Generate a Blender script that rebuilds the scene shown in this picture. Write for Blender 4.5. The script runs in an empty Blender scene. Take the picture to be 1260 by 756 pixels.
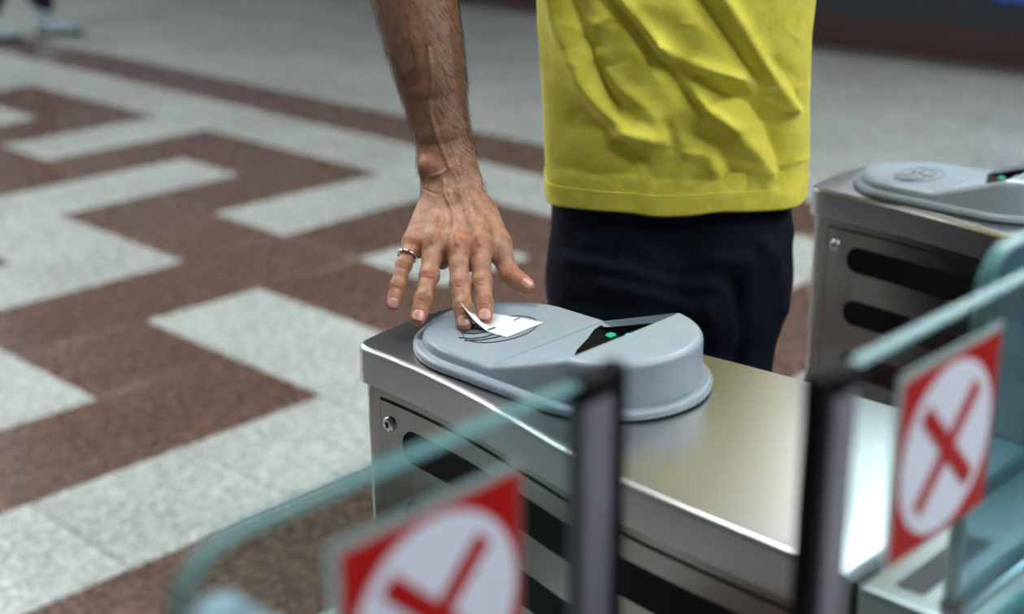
import bpy, bmesh, math, random
import numpy as np
from mathutils import Vector, Matrix

random.seed(7)
RNG = np.random.default_rng(7)
scene = bpy.context.scene
COL = scene.collection

# ------------------------------------------------------------------ camera, light, exposure
HC = 1.48                      # eye height of the camera
T = HC - 0.55                  # height of the cabinet tops
F = 1757.1                     # focal length in pixels of a 1260 x 756 frame
TH, RO, YAW = 0.343573, 0.00822, 0.800462
CY, SY = math.cos(YAW), math.sin(YAW)

def o2w(p):                    # view-aligned ground frame -> world frame (X across the gates, Y along them)
    p = np.asarray(p, float)
    q = p.copy()
    q[..., 0] = p[..., 0]*CY + p[..., 1]*SY
    q[..., 1] = -p[..., 0]*SY + p[..., 1]*CY
    return q

_f = np.array([0, math.cos(TH), -math.sin(TH)]); _r = np.array([1., 0, 0]); _d = np.cross(_f, _r)
_R = math.cos(RO)*_r + math.sin(RO)*_d
_D = -math.sin(RO)*_r + math.cos(RO)*_d

def old_at(x, y, depth):       # a point of the view-aligned frame at a real distance from the lens
    return np.array([0, 0, HC]) + depth*((x-630)/F*_R + (y-378)/F*_D + _f)

def old_px(P):                 # where points of the view-aligned frame fall (used to measure shapes)
    Q = np.asarray(P, float) - np.array([0, 0, HC])
    zz = Q@_f
    return 630+F*(Q@_R)/zz, 378+F*(Q@_D)/zz, zz

cam_data = bpy.data.cameras.new('camera'); cam = bpy.data.objects.new('camera', cam_data); COL.objects.link(cam)
r_w, d_w, f_w = o2w(_R), o2w(_D), o2w(_f)
cam.matrix_world = Matrix(((r_w[0], -d_w[0], -f_w[0], 0), (r_w[1], -d_w[1], -f_w[1], 0), (r_w[2], -d_w[2], -f_w[2], HC), (0, 0, 0, 1)))
cam_data.sensor_width = 36.0; cam_data.lens = F*36/1260
cam_data.clip_start = 0.02
cam_data.dof.use_dof = True; cam_data.dof.focus_distance = 1.55; cam_data.dof.aperture_fstop = 2.7
cam_data.dof.aperture_blades = 0
scene.camera = cam

world = bpy.data.worlds.new('world'); scene.world = world; world.use_nodes = True
world.node_tree.nodes['Background'].inputs[0].default_value = (0.62, 0.72, 0.78, 1)
world.node_tree.nodes['Background'].inputs[1].default_value = 0.15
LAMP_POWER = 34.0              # emission of the ceiling panels
scene.view_settings.view_transform = 'Standard'; scene.view_settings.look = 'None'
scene.view_settings.exposure = 0.18; scene.view_settings.gamma = 1.0
scene.view_settings.use_curve_mapping = False

# ------------------------------------------------------------------ materials
def srgb(r, g, b):
    def c(v):
        v /= 255.0
        return v/12.92 if v <= 0.04045 else ((v+0.055)/1.055)**2.4
    return (c(r), c(g), c(b), 1)

def new_mat(name):
    m = bpy.data.materials.new(name); m.use_nodes = True
    nt = m.node_tree
    return m, nt, nt.nodes['Principled BSDF']

def plain(name, col, rough=0.5, metal=0.0, spec=0.5, bump=0.0, bscale=200.0, var=0.0, vscale=20.0, coat=0.0, sss=0.0):
    m, nt, b = new_mat(name)
    b.inputs['Base Color'].default_value = col; b.inputs['Roughness'].default_value = rough
    b.inputs['Metallic'].default_value = metal; b.inputs['Specular IOR Level'].default_value = spec
    b.inputs['Coat Weight'].default_value = coat
    tc = nt.nodes.new('ShaderNodeTexCoord')
    if var > 0:
        n = nt.nodes.new('ShaderNodeTexNoise'); n.inputs['Scale'].default_value = vscale; n.inputs['Detail'].default_value = 4
        mp = nt.nodes.new('ShaderNodeMapRange'); mp.inputs[1].default_value = 0.3; mp.inputs[2].default_value = 0.7
        mp.inputs[3].default_value = 1-var; mp.inputs[4].default_value = 1+var
        mx = nt.nodes.new('ShaderNodeVectorMath'); mx.operation = 'SCALE'
        mx.inputs[0].default_value = col[:3]
        nt.links.new(tc.outputs['Object'], n.inputs['Vector']); nt.links.new(n.outputs[0], mp.inputs[0])
        nt.links.new(mp.outputs[0], mx.inputs['Scale']); nt.links.new(mx.outputs[0], b.inputs['Base Color'])
    if bump > 0:
        n2 = nt.nodes.new('ShaderNodeTexNoise'); n2.inputs['Scale'].default_value = bscale; n2.inputs['Detail'].default_value = 3
        bp = nt.nodes.new('ShaderNodeBump'); bp.inputs['Strength'].default_value = bump; bp.inputs['Distance'].default_value = 0.001
        nt.links.new(tc.outputs['Object'], n2.inputs['Vector']); nt.links.new(n2.outputs[0], bp.inputs['Height'])
        nt.links.new(bp.outputs[0], b.inputs['Normal'])
    return m

def granite(name, base, dark, light, rough):
    m, nt, b = new_mat(name)
    geo = nt.nodes.new('ShaderNodeNewGeometry'); oi = nt.nodes.new('ShaderNodeObjectInfo')
    v = nt.nodes.new('ShaderNodeTexVoronoi'); v.inputs['Scale'].default_value = 120
    n = nt.nodes.new('ShaderNodeTexNoise'); n.inputs['Scale'].default_value = 38; n.inputs['Detail'].default_value = 5; n.inputs['Roughness'].default_value = 0.7
    big = nt.nodes.new('ShaderNodeTexNoise'); big.inputs['Scale'].default_value = 2.2; big.inputs['Detail'].default_value = 3
    for q in (v, n, big): nt.links.new(geo.outputs['Position'], q.inputs['Vector'])
    ad = nt.nodes.new('ShaderNodeMix'); ad.data_type = 'FLOAT'; ad.inputs[0].default_value = 0.42
    sep = nt.nodes.new('ShaderNodeSeparateColor')
    nt.links.new(v.outputs['Color'], sep.inputs[0]); nt.links.new(n.outputs[0], ad.inputs[2]); nt.links.new(sep.outputs[0], ad.inputs[3])
    cr = nt.nodes.new('ShaderNodeValToRGB')
    cr.color_ramp.elements[0].position = 0.22; cr.color_ramp.elements[0].color = dark
    cr.color_ramp.elements[1].position = 0.78; cr.color_ramp.elements[1].color = light
    e = cr.color_ramp.elements.new(0.48); e.color = base
    nt.links.new(ad.outputs[0], cr.inputs[0])
    mr = nt.nodes.new('ShaderNodeMapRange'); mr.inputs[3].default_value = 0.96; mr.inputs[4].default_value = 1.04
    nt.links.new(oi.outputs['Random'], mr.inputs[0])
    mb = nt.nodes.new('ShaderNodeMapRange'); mb.inputs[1].default_value = 0.3; mb.inputs[2].default_value = 0.7; mb.inputs[3].default_value = 0.88; mb.inputs[4].default_value = 1.1
    nt.links.new(big.outputs[0], mb.inputs[0])
    mm = nt.nodes.new('ShaderNodeMath'); mm.operation = 'MULTIPLY'
    nt.links.new(mr.outputs[0], mm.inputs[0]); nt.links.new(mb.outputs[0], mm.inputs[1])
    sc = nt.nodes.new('ShaderNodeVectorMath'); sc.operation = 'SCALE'
    nt.links.new(cr.outputs[0], sc.inputs[0]); nt.links.new(mm.outputs[0], sc.inputs['Scale'])
    nt.links.new(sc.outputs[0], b.inputs['Base Color'])
    b.inputs['Roughness'].default_value = rough
    rr = nt.nodes.new('ShaderNodeMapRange'); rr.inputs[3].default_value = rough-0.05; rr.inputs[4].default_value = rough+0.1
    nt.links.new(n.outputs[0], rr.inputs[0]); nt.links.new(rr.outputs[0], b.inputs['Roughness'])
    b.inputs['Coat Weight'].default_value = 0.5; b.inputs['Coat Roughness'].default_value = 0.16
    return m

def steel(name, col, rough, stretch=(3, 3, 90), bump=0.02):
    m, nt, b = new_mat(name)
    b.inputs['Metallic'].default_value = 1.0; b.inputs['Base Color'].default_value = col; b.inputs['Roughness'].default_value = rough
    tc = nt.nodes.new('ShaderNodeTexCoord'); mp = nt.nodes.new('ShaderNodeMapping'); mp.inputs['Scale'].default_value = stretch
    n = nt.nodes.new('ShaderNodeTexNoise'); n.inputs['Scale'].default_value = 14; n.inputs['Detail'].default_value = 6
    nt.links.new(tc.outputs['Object'], mp.inputs[0]); nt.links.new(mp.outputs[0], n.inputs['Vector'])
    n2 = nt.nodes.new('ShaderNodeTexNoise'); n2.inputs['Scale'].default_value = 9; n2.inputs['Detail'].default_value = 5
    nt.links.new(tc.outputs['Object'], n2.inputs['Vector'])
    ad = nt.nodes.new('ShaderNodeMath'); ad.operation = 'ADD'
    nt.links.new(n.outputs[0], ad.inputs[0]); nt.links.new(n2.outputs[0], ad.inputs[1])
    mr = nt.nodes.new('ShaderNodeMapRange'); mr.inputs[1].default_value = 0.7; mr.inputs[2].default_value = 1.3
    mr.inputs[3].default_value = rough-0.008; mr.inputs[4].default_value = rough+0.012
    nt.links.new(ad.outputs[0], mr.inputs[0]); nt.links.new(mr.outputs[0], b.inputs['Roughness'])
    return m

def glass_face(name, tint, gloss=0.07):
    m = bpy.data.materials.new(name); m.use_nodes = True; nt = m.node_tree; nt.nodes.clear()
    out = nt.nodes.new('ShaderNodeOutputMaterial'); tr = nt.nodes.new('ShaderNodeBsdfTransparent'); gl = nt.nodes.new('ShaderNodeBsdfGlossy')
    tr.inputs[0].default_value = tint; gl.inputs['Roughness'].default_value = 0.03
    fr = nt.nodes.new('ShaderNodeLayerWeight'); fr.inputs[0].default_value = 0.5
    pw_ = nt.nodes.new('ShaderNodeMath'); pw_.operation = 'POWER'; pw_.inputs[1].default_value = 4.0
    ma = nt.nodes.new('ShaderNodeMath'); ma.operation = 'MULTIPLY_ADD'; ma.inputs[1].default_value = 0.22; ma.inputs[2].default_value = 0.012
    mx = nt.nodes.new('ShaderNodeMixShader')
    nt.links.new(fr.outputs['Facing'], pw_.inputs[0]); nt.links.new(pw_.outputs[0], ma.inputs[0])
    nt.links.new(ma.outputs[0], mx.inputs[0]); nt.links.new(tr.outputs[0], mx.inputs[1]); nt.links.new(gl.outputs[0], mx.inputs[2])
    if gloss > 0.1:            # pale diffuse mix paints bright reflections into the thick screen
        df = nt.nodes.new('ShaderNodeBsdfDiffuse'); df.inputs[0].default_value = srgb(112, 152, 168)
        m2 = nt.nodes.new('ShaderNodeMixShader'); m2.inputs[0].default_value = gloss
        nt.links.new(mx.outputs[0], m2.inputs[1]); nt.links.new(df.outputs[0], m2.inputs[2]); nt.links.new(m2.outputs[0], out.inputs[0])
    else: nt.links.new(mx.outputs[0], out.inputs[0])
    return m

M = {}
M['white_tile'] = granite('white_granite', srgb(182, 188, 182), srgb(126, 133, 127), srgb(212, 217, 211), 0.24)
M['brown_tile'] = granite('brown_granite', srgb(99, 77, 67), srgb(63, 48, 42), srgb(134, 107, 94), 0.24)
M['mortar'] = plain('mortar', srgb(92, 88, 82), 0.8)
M['ceiling'] = plain('ceiling_paint', srgb(62, 69, 78), 0.8)
M['wall'] = plain('wall_panel', srgb(96, 104, 112), 0.6, var=0.06)
M['wall_pale'] = plain('pale_wall_panel', srgb(206, 214, 228), 0.6, var=0.10, vscale=1.2)
M['wall_dark'] = plain('dark_wall_panel', srgb(34, 40, 43), 0.4, var=0.15, vscale=2)
M['base_brown'] = plain('brown_plinth', srgb(54, 32, 27), 0.5, var=0.2, vscale=30)
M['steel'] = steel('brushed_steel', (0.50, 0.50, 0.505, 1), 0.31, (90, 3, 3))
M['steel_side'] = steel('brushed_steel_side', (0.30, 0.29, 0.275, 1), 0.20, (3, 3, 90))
M['chrome'] = plain('polished_steel', (0.75, 0.76, 0.78, 1), 0.14, 1.0)
M['dark_gap'] = plain('black_gap', srgb(10, 11, 12), 0.7)
M['black_plastic'] = plain('black_plastic', srgb(8, 9, 10), 0.6, spec=0.15)
M['black_rubber'] = plain('black_rubber', srgb(13, 14, 18), 0.6, spec=0.15)
M['lilac_profile'] = plain('grey_profile', srgb(118, 116, 128), 0.45, var=0.04)
M['reader_grey'] = plain('blue_grey_plastic', srgb(153, 167, 176), 0.24, bump=0.04, bscale=900, var=0.02, vscale=60)
M['reader_light'] = plain('light_grey_plastic', srgb(148, 160, 168), 0.36, bump=0.05, bscale=900)
M['reader_window'] = plain('scanner_glass', srgb(8, 9, 11), 0.6, spec=0.1)
M['ink'] = plain('black_ink', srgb(22, 25, 32), 0.5)
M['faint_ink'] = plain('faint_ink', srgb(206, 212, 216), 0.7)
M['paper'] = plain('ticket_paper', srgb(236, 241, 244), 0.6, var=0.015, vscale=120)
M['red'] = plain('sign_red', srgb(172, 14, 14), 0.55, spec=0.2)
M['sign_white'] = plain('sign_white', srgb(222, 228, 244), 0.5)
M['sign_edge'] = plain('sign_clear_border', srgb(150, 172, 172), 0.3)
M['glass'] = glass_face('gate_glass', (0.80, 0.90, 0.90, 1))
M['glass_blue'] = glass_face('thick_blue_glass', (0.50, 0.66, 0.71, 1), 0.3)
m, nt, b = new_mat('glass_edge'); b.inputs['Base Color'].default_value = srgb(92, 144, 146); b.inputs['Roughness'].default_value = 0.5; b.inputs['Specular IOR Level'].default_value = 0.2
b.inputs['Transmission Weight'].default_value = 0.25; b.inputs['IOR'].default_value = 1.2; M['glass_edge'] = m
m, nt, b = new_mat('green_led'); b.inputs['Base Color'].default_value = srgb(30, 120, 90)
b.inputs['Emission Color'].default_value = srgb(60, 220, 170); b.inputs['Emission Strength'].default_value = 0.55; M['led'] = m
m, nt, b = new_mat('lamp_diffuser'); b.inputs['Base Color'].default_value = (0.8, 0.8, 0.8, 1)
b.inputs['Emission Color'].default_value = (0.96, 0.99, 1.0, 1); b.inputs['Emission Strength'].default_value = LAMP_POWER; M['lamp'] = m
M['lamp_frame'] = plain('lamp_frame', srgb(190, 194, 196), 0.5)
M['blue_sign'] = plain('blue_sign', srgb(40, 84, 160), 0.4)
M['navy'] = plain('navy_denim', srgb(19, 23, 38), 0.85, spec=0.15, bump=0.35, bscale=700, var=0.18, vscale=25)
M['dark_trouser'] = plain('dark_trouser', srgb(24, 28, 44), 0.85, spec=0.2)
M['shoe_pale'] = plain('pale_shoe', srgb(150, 168, 176), 0.6)
M['sole_dark'] = plain('dark_sole', srgb(24, 28, 26), 0.6)
M['grey_cloth'] = plain('grey_cloth', srgb(70, 76, 88), 0.8)
M['hair'] = plain('dark_hair', srgb(34, 24, 18), 0.5)
M['arm_hair'] = plain('arm_hair', srgb(46, 31, 22), 0.5)
M['eye_white'] = plain('eye_white', srgb(220, 216, 210), 0.2)
M['nail'] = plain('nail', srgb(214, 160, 146), 0.25, spec=0.6)
M['silver'] = plain('silver_ring', (0.78, 0.77, 0.74, 1), 0.2, 1.0)

# yellow jersey: fine knit bump
m, nt, b = new_mat('yellow_jersey'); M['yellow'] = m
b.inputs['Roughness'].default_value = 0.85; b.inputs['Specular IOR Level'].default_value = 0.15
b.inputs['Sheen Weight'].default_value = 0.15
tc = nt.nodes.new('ShaderNodeTexCoord')
n = nt.nodes.new('ShaderNodeTexNoise'); n.inputs['Scale'].default_value = 45; n.inputs['Detail'].default_value = 6
nt.links.new(tc.outputs['Object'], n.inputs['Vector'])
cr = nt.nodes.new('ShaderNodeValToRGB'); cr.color_ramp.elements[0].position = 0.3; cr.color_ramp.elements[0].color = srgb(222, 211, 74)
cr.color_ramp.elements[1].position = 0.7; cr.color_ramp.elements[1].color = srgb(238, 228, 94)
nt.links.new(n.outputs[0], cr.inputs[0]); nt.links.new(cr.outputs[0], b.inputs['Base Color'])
w = nt.nodes.new('ShaderNodeTexNoise'); w.inputs['Scale'].default_value = 900
mpn = nt.nodes.new('ShaderNodeMapping'); mpn.inputs['Scale'].default_value = (1, 1, 0.35)
nt.links.new(tc.outputs['Object'], mpn.inputs[0]); nt.links.new(mpn.outputs[0], w.inputs['Vector'])
cre = nt.nodes.new('ShaderNodeTexNoise'); cre.inputs['Scale'].default_value = 26; cre.inputs['Detail'].default_value = 5; cre.inputs['Distortion'].default_value = 0.6
nt.links.new(tc.outputs['Object'], cre.inputs['Vector'])
b1 = nt.nodes.new('ShaderNodeBump'); b1.inputs['Strength'].default_value = 0.35; b1.inputs['Distance'].default_value = 0.0006
b2 = nt.nodes.new('ShaderNodeBump'); b2.inputs['Strength'].default_value = 0.30; b2.inputs['Distance'].default_value = 0.008
nt.links.new(w.outputs[0], b1.inputs['Height']); nt.links.new(cre.outputs[0], b2.inputs['Height'])
nt.links.new(b2.outputs[0], b1.inputs['Normal']); nt.links.new(b1.outputs[0], b.inputs['Normal'])

# skin: colour attribute 'tone' (r: ruddy, g: hairy/tanned)
m, nt, b = new_mat('skin'); M['skin'] = m
at = nt.nodes.new('ShaderNodeAttribute'); at.attribute_name = 'tone'
sp = nt.nodes.new('ShaderNodeSeparateColor'); nt.links.new(at.outputs['Color'], sp.inputs[0])
tc = nt.nodes.new('ShaderNodeTexCoord')
n = nt.nodes.new('ShaderNodeTexNoise'); n.inputs['Scale'].default_value = 90; n.inputs['Detail'].default_value = 6
nt.links.new(tc.outputs['Object'], n.inputs['Vector'])
cr = nt.nodes.new('ShaderNodeValToRGB'); cr.color_ramp.elements[0].position = 0.32; cr.color_ramp.elements[0].color = srgb(152, 107, 80)
cr.color_ramp.elements[1].position = 0.68; cr.color_ramp.elements[1].color = srgb(188, 143, 114)
nt.links.new(n.outputs[0], cr.inputs[0])
m1 = nt.nodes.new('ShaderNodeMix'); m1.data_type = 'RGBA'; m1.inputs[7].default_value = srgb(196, 112, 96)
nt.links.new(sp.outputs[0], m1.inputs[0]); nt.links.new(cr.outputs[0], m1.inputs[6])
m2 = nt.nodes.new('ShaderNodeMix'); m2.data_type = 'RGBA'; m2.inputs[7].default_value = srgb(118, 80, 56)
nt.links.new(sp.outputs[1], m2.inputs[0]); nt.links.new(m1.outputs[2], m2.inputs[6])
nt.links.new(m2.outputs[2], b.inputs['Base Color'])
b.inputs['Roughness'].default_value = 0.48; b.inputs['Specular IOR Level'].default_value = 0.4
b.inputs['Subsurface Weight'].default_value = 0.12; b.inputs['Subsurface Radius'].default_value = (0.006, 0.002, 0.001); b.inputs['Subsurface Scale'].default_value = 0.5
fn = nt.nodes.new('ShaderNodeTexVoronoi'); fn.inputs['Scale'].default_value = 650
nt.links.new(tc.outputs['Object'], fn.inputs['Vector'])
wr = nt.nodes.new('ShaderNodeTexNoise'); wr.inputs['Scale'].default_value = 240; wr.inputs['Detail'].default_value = 4
nt.links.new(tc.outputs['Object'], wr.inputs['Vector'])
bp = nt.nodes.new('ShaderNodeBump'); bp.inputs['Strength'].default_value = 0.22; bp.inputs['Distance'].default_value = 0.0006
bq = nt.nodes.new('ShaderNodeBump'); bq.inputs['Strength'].default_value = 0.4; bq.inputs['Distance'].default_value = 0.0012
nt.links.new(fn.outputs[0], bp.inputs['Height']); nt.links.new(wr.outputs[0], bq.inputs['Height'])
nt.links.new(bq.outputs[0], bp.inputs['Normal']); nt.links.new(bp.outputs[0], b.inputs['Normal'])

# ------------------------------------------------------------------ helpers
def link(o, parent=None):
    COL.objects.link(o)
    if parent is not None: o.parent = parent
    return o

def mesh_obj(name, verts, faces, mat, parent=None, smooth=False, mats=None, fmat=None):
    me = bpy.data.meshes.new(name)
    me.from_pydata([tuple(map(float, v)) for v in verts], [], [tuple(map(int, f)) for f in faces])
    for mm in (mats or [mat]): me.materials.append(mm)
    if fmat is not None: me.polygons.foreach_set('material_index', np.asarray(fmat, dtype=np.int32))
    if smooth: me.polygons.foreach_set('use_smooth', np.ones(len(me.polygons), bool))
    me.update()
    return link(bpy.data.objects.new(name, me), parent)

def bm_obj(name, bm, mat, parent=None, smooth=False):
    me = bpy.data.meshes.new(name); bmesh.ops.recalc_face_normals(bm, faces=bm.faces); bm.to_mesh(me); bm.free()
    me.materials.append(mat)
    if smooth: me.polygons.foreach_set('use_smooth', np.ones(len(me.polygons), bool))
    return link(bpy.data.objects.new(name, me), parent)

def box_bm(bm, x0, x1, y0, y1, z0, z1, bev=0.0, seg=2):
    r = bmesh.ops.create_cube(bm, size=1)
    for v in r['verts']: v.co = Vector(((x0+x1)/2+v.co.x*(x1-x0), (y0+y1)/2+v.co.y*(y1-y0), (z0+z1)/2+v.co.z*(z1-z0)))
    if bev > 0:
        es = {e for v in r['verts'] for e in v.link_edges}
        bmesh.ops.bevel(bm, geom=list(es), offset=bev, segments=seg, affect='EDGES', profile=0.5)

def box(name, x0, x1, y0, y1, z0, z1, mat, parent=None, bev=0.0, seg=2, smooth=False):
    bm = bmesh.new(); box_bm(bm, x0, x1, y0, y1, z0, z1, bev, seg)
    return bm_obj(name, bm, mat, parent, smooth)

def empty(name, loc=(0, 0, 0), rz=0.0):
    o = bpy.data.objects.new(name, None); o.location = loc; o.rotation_euler = (0, 0, rz); o.empty_display_size = 0.1
    return link(o)

def tag(o, label=None, cat=None, group=None, kind=None):
    if label: o['label'] = label
    if cat: o['category'] = cat
    if group: o['group'] = group
    if kind: o['kind'] = kind
    return o

def shade_auto(o, ang=35):
    me = o.data
    me.polygons.foreach_set('use_smooth', np.ones(len(me.polygons), bool))
    me.set_sharp_from_angle(angle=math.radians(ang))

def copy_tree(o, parent=None, shift=(0, 0, 0)):
    c = o.copy(); COL.objects.link(c)
    if parent is None: c.location = Vector(o.location)+Vector(shift)
    else: c.parent = parent
    for ch in list(o.children): copy_tree(ch, c)
    return c

def apply_mods(o):
    dg = bpy.context.evaluated_depsgraph_get(); dg.update()
    me = bpy.data.meshes.new_from_object(o.evaluated_get(dg))
    o.modifiers.clear(); o.data = me

def offset_poly(pts, d):       # inward offset of a counter-clockwise outline
    n = len(pts); out = []
    for i in range(n):
        p0, p1, p2 = np.array(pts[i-1]), np.array(pts[i]), np.array(pts[(i+1) % n])
        a = p1-p0; c = p2-p1
        na = np.array([-a[1], a[0]])/(np.linalg.norm(a)+1e-9); nc = np.array([-c[1], c[0]])/(np.linalg.norm(c)+1e-9)
        m_ = na+nc; m_ /= (np.linalg.norm(m_)+1e-9)
        k = d/max(0.35, float(m_@na))
        out.append(p1+m_*k)
    return out

def prism_rings(name, rings, mat, parent=None, cap_top=True, cap_bot=True, ang=35):
    n = len(rings[0]); V = []; Fc = []
    for r in rings: V += [tuple(p) for p in r]
    for k in range(len(rings)-1):
        for i in range(n):
            j = (i+1) % n
            Fc.append((k*n+i, k*n+j, (k+1)*n+j, (k+1)*n+i))
    if cap_bot: Fc.append(tuple(range(n-1, -1, -1)))
    if cap_top: Fc.append(tuple((len(rings)-1)*n+i for i in range(n)))
    o = mesh_obj(name, V, Fc, mat, parent); shade_auto(o, ang)
    return o

# signed-distance modelling for organic shapes
class SDF:
    def __init__(s, lo, hi, h):
        s.h = h; s.lo = np.array(lo, float); s.n = np.ceil((np.array(hi)-s.lo)/h).astype(int)+1
        s.ax = [s.lo[i]+h*np.arange(s.n[i]) for i in range(3)]
        s.D = np.full(s.n, 1.0, np.float32)
    def new(s): return np.full(s.n, 1.0, np.float32)
    def cone(s, D, a, b_, ra, rb, k=0.0, flat=None, ff=1.0):
        a = np.array(a, float); b_ = np.array(b_, float); m_ = max(ra, rb)+max(k, 0.001)*1.3+2*s.h
        lo = np.minimum(a, b_)-m_; hi = np.maximum(a, b_)+m_
        i0 = np.clip(((lo-s.lo)/s.h).astype(int), 0, s.n-1); i1 = np.clip(((hi-s.lo)/s.h).astype(int)+2, 1, s.n)
        if np.any(i1 <= i0): return
        sl = tuple(slice(i0[i], i1[i]) for i in range(3))
        X = s.ax[0][sl[0]][:, None, None]; Y = s.ax[1][sl[1]][None, :, None]; Z = s.ax[2][sl[2]][None, None, :]
        ab = b_-a; L = float(ab@ab)+1e-12
        px, py, pz = X-a[0], Y-a[1], Z-a[2]
        t = np.clip((px*ab[0]+py*ab[1]+pz*ab[2])/L, 0, 1)
        qx, qy, qz = px-t*ab[0], py-t*ab[1], pz-t*ab[2]
        d2 = qx*qx+qy*qy+qz*qz
        if flat is not None:
            fl_ = np.array(flat, float); fl_ = fl_/np.linalg.norm(fl_)
            c = qx*fl_[0]+qy*fl_[1]+qz*fl_[2]
            d2 = d2+(ff*ff-1)*c*c
        d = np.sqrt(np.maximum(d2, 0))-(ra+t*(rb-ra))
        s.smin(D, d, k, sl)
    def smin(s, D, d, k, sl=None):
        sl = sl or tuple(slice(None) for _ in range(3))
        A = D[sl]
        if k > 0:
            hh = np.clip(0.5+0.5*(A-d)/k, 0, 1)
            D[sl] = A*(1-hh)+d*hh-k*hh*(1-hh)
        else: D[sl] = np.minimum(A, d)
    def mesh(s, D):
        n = np.array(D.shape); ins = D < 0
        def corner(i, j, k): return D[i:n[0]-1+i, j:n[1]-1+j, k:n[2]-1+k]
        cnt = np.zeros(n-1, np.int8)
        for i in (0, 1):
            for j in (0, 1):
                for k in (0, 1): cnt += ins[i:n[0]-1+i, j:n[1]-1+j, k:n[2]-1+k]
        act = (cnt > 0) & (cnt < 8)
        idx = -np.ones(n-1, np.int64); C = np.argwhere(act); idx[act] = np.arange(len(C))
        acc = np.zeros((len(C), 3)); num = np.zeros(len(C))
        cs = [(i, j, k) for i in (0, 1) for j in (0, 1) for k in (0, 1)]
        for a in cs:
            for ax in range(3):
                if a[ax] == 1: continue
                b_ = list(a); b_[ax] = 1
                da = D[C[:, 0]+a[0], C[:, 1]+a[1], C[:, 2]+a[2]]; db = D[C[:, 0]+b_[0], C[:, 1]+b_[1], C[:, 2]+b_[2]]
                cr_ = (da < 0) != (db < 0)
                t = np.where(cr_, da/(da-db+1e-20), 0)
                p = np.tile(np.array(a, float), (len(C), 1)); p[:, ax] += t
                acc[cr_] += p[cr_]; num += cr_
        V = s.lo+s.h*(C+acc/num[:, None])
        Fs = []
        for ax in range(3):
            b_, c_ = (ax+1) % 3, (ax+2) % 3
            sh = [slice(1, n[q]-1) for q in range(3)]; sh[ax] = slice(0, n[ax]-1)
            s2 = list(sh); s2[ax] = slice(1, n[ax])
            I0 = ins[tuple(sh)]; I1 = ins[tuple(s2)]
            E = np.argwhere(I0 != I1); flip = I0[I0 != I1]
            base = E+np.array([0 if q == ax else 1 for q in range(3)])
            def cell(db, dc):
                q = base.copy(); q[:, b_] -= db; q[:, c_] -= dc
                return idx[q[:, 0], q[:, 1], q[:, 2]]
            quad = np.stack([cell(1, 1), cell(0, 1), cell(0, 0), cell(1, 0)], 1)
            quad[~flip] = quad[~flip][:, ::-1]
            Fs.append(quad)
        return V, np.concatenate(Fs)

def np_mesh(name, V, Fq, mat):
    me = bpy.data.meshes.new(name)
    me.vertices.add(len(V)); me.vertices.foreach_set('co', V.astype(np.float32).ravel())
    me.loops.add(Fq.size); me.loops.foreach_set('vertex_index', Fq.astype(np.int32).ravel())
    me.polygons.add(len(Fq)); me.polygons.foreach_set('loop_start', np.arange(0, Fq.size, 4, dtype=np.int32))
    me.polygons.foreach_set('use_smooth', np.ones(len(Fq), bool))
    me.materials.append(mat); me.update(calc_edges=True); me.validate()
    return me

def vnormals(V, Fq):
    N = np.zeros_like(V)
    fn_ = np.cross(V[Fq[:, 2]]-V[Fq[:, 0]], V[Fq[:, 3]]-V[Fq[:, 1]])
    for k in range(4): np.add.at(N, Fq[:, k], fn_)
    return N/(np.linalg.norm(N, axis=1, keepdims=True)+1e-12)

def seg_dist(P, line):         # distance of 2-D points to a polyline
    best = np.full(len(P), 1e9)
    for a, b_ in zip(line[:-1], line[1:]):
        a = np.array(a, float); b_ = np.array(b_, float); ab = b_-a
        t = np.clip(((P-a)@ab)/(ab@ab+1e-9), 0, 1)
        best = np.minimum(best, np.linalg.norm(P-a-t[:, None]*ab, axis=1))
    return best

def tube(name, pts, r, mat, parent=None, n=8, closed=False):
    pts = [np.array(p, float) for p in pts]; V = []; Fc = []
    m_ = len(pts)
    for i, p in enumerate(pts):
        a = pts[i-1] if (i > 0 or closed) else p; c = pts[(i+1) % m_] if (i < m_-1 or closed) else p
        t = c-a; t /= np.linalg.norm(t)+1e-9
        u = np.cross(t, [0.13, 0.27, 0.95]); u /= np.linalg.norm(u)+1e-9; w_ = np.cross(t, u)
        for k in range(n):
            an = 2*math.pi*k/n; V.append(p+r*(math.cos(an)*u+math.sin(an)*w_))
    for i in range(m_ if closed else m_-1):
        for k in range(n):
            j = (i+1) % m_; Fc.append((i*n+k, i*n+(k+1) % n, j*n+(k+1) % n, j*n+k))
    if not closed: Fc.append(tuple(range(n-1, -1, -1))); Fc.append(tuple((m_-1)*n+k for k in range(n)))
    return mesh_obj(name, V, Fc, mat, parent, smooth=True)

# ------------------------------------------------------------------ floor
TU, TV = 0.281*HC, 0.2825*HC
U0, V0 = 0.879*HC, 1.588*HC
WALL_U = 5.29*HC
XMIN, XMAX, YMIN, YMAX, ZC = -3.4, WALL_U, -3.4, 17.0, 3.6

def is_white(i, j):
    q = j % 4
    if i >= 8 or i == 6: return True
    if i == 7: return False
    if i == 5: return q == 0
    if i == 4: return q in (0, 2)
    if i == 3: return q == 2 and j > 2
    if i == 2: return q != 3
    if i == 1: return q == 0
    if i == 0: return q in (0, 2) or (q == 3 and j > 0)
    return q in (0, 2)

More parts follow.
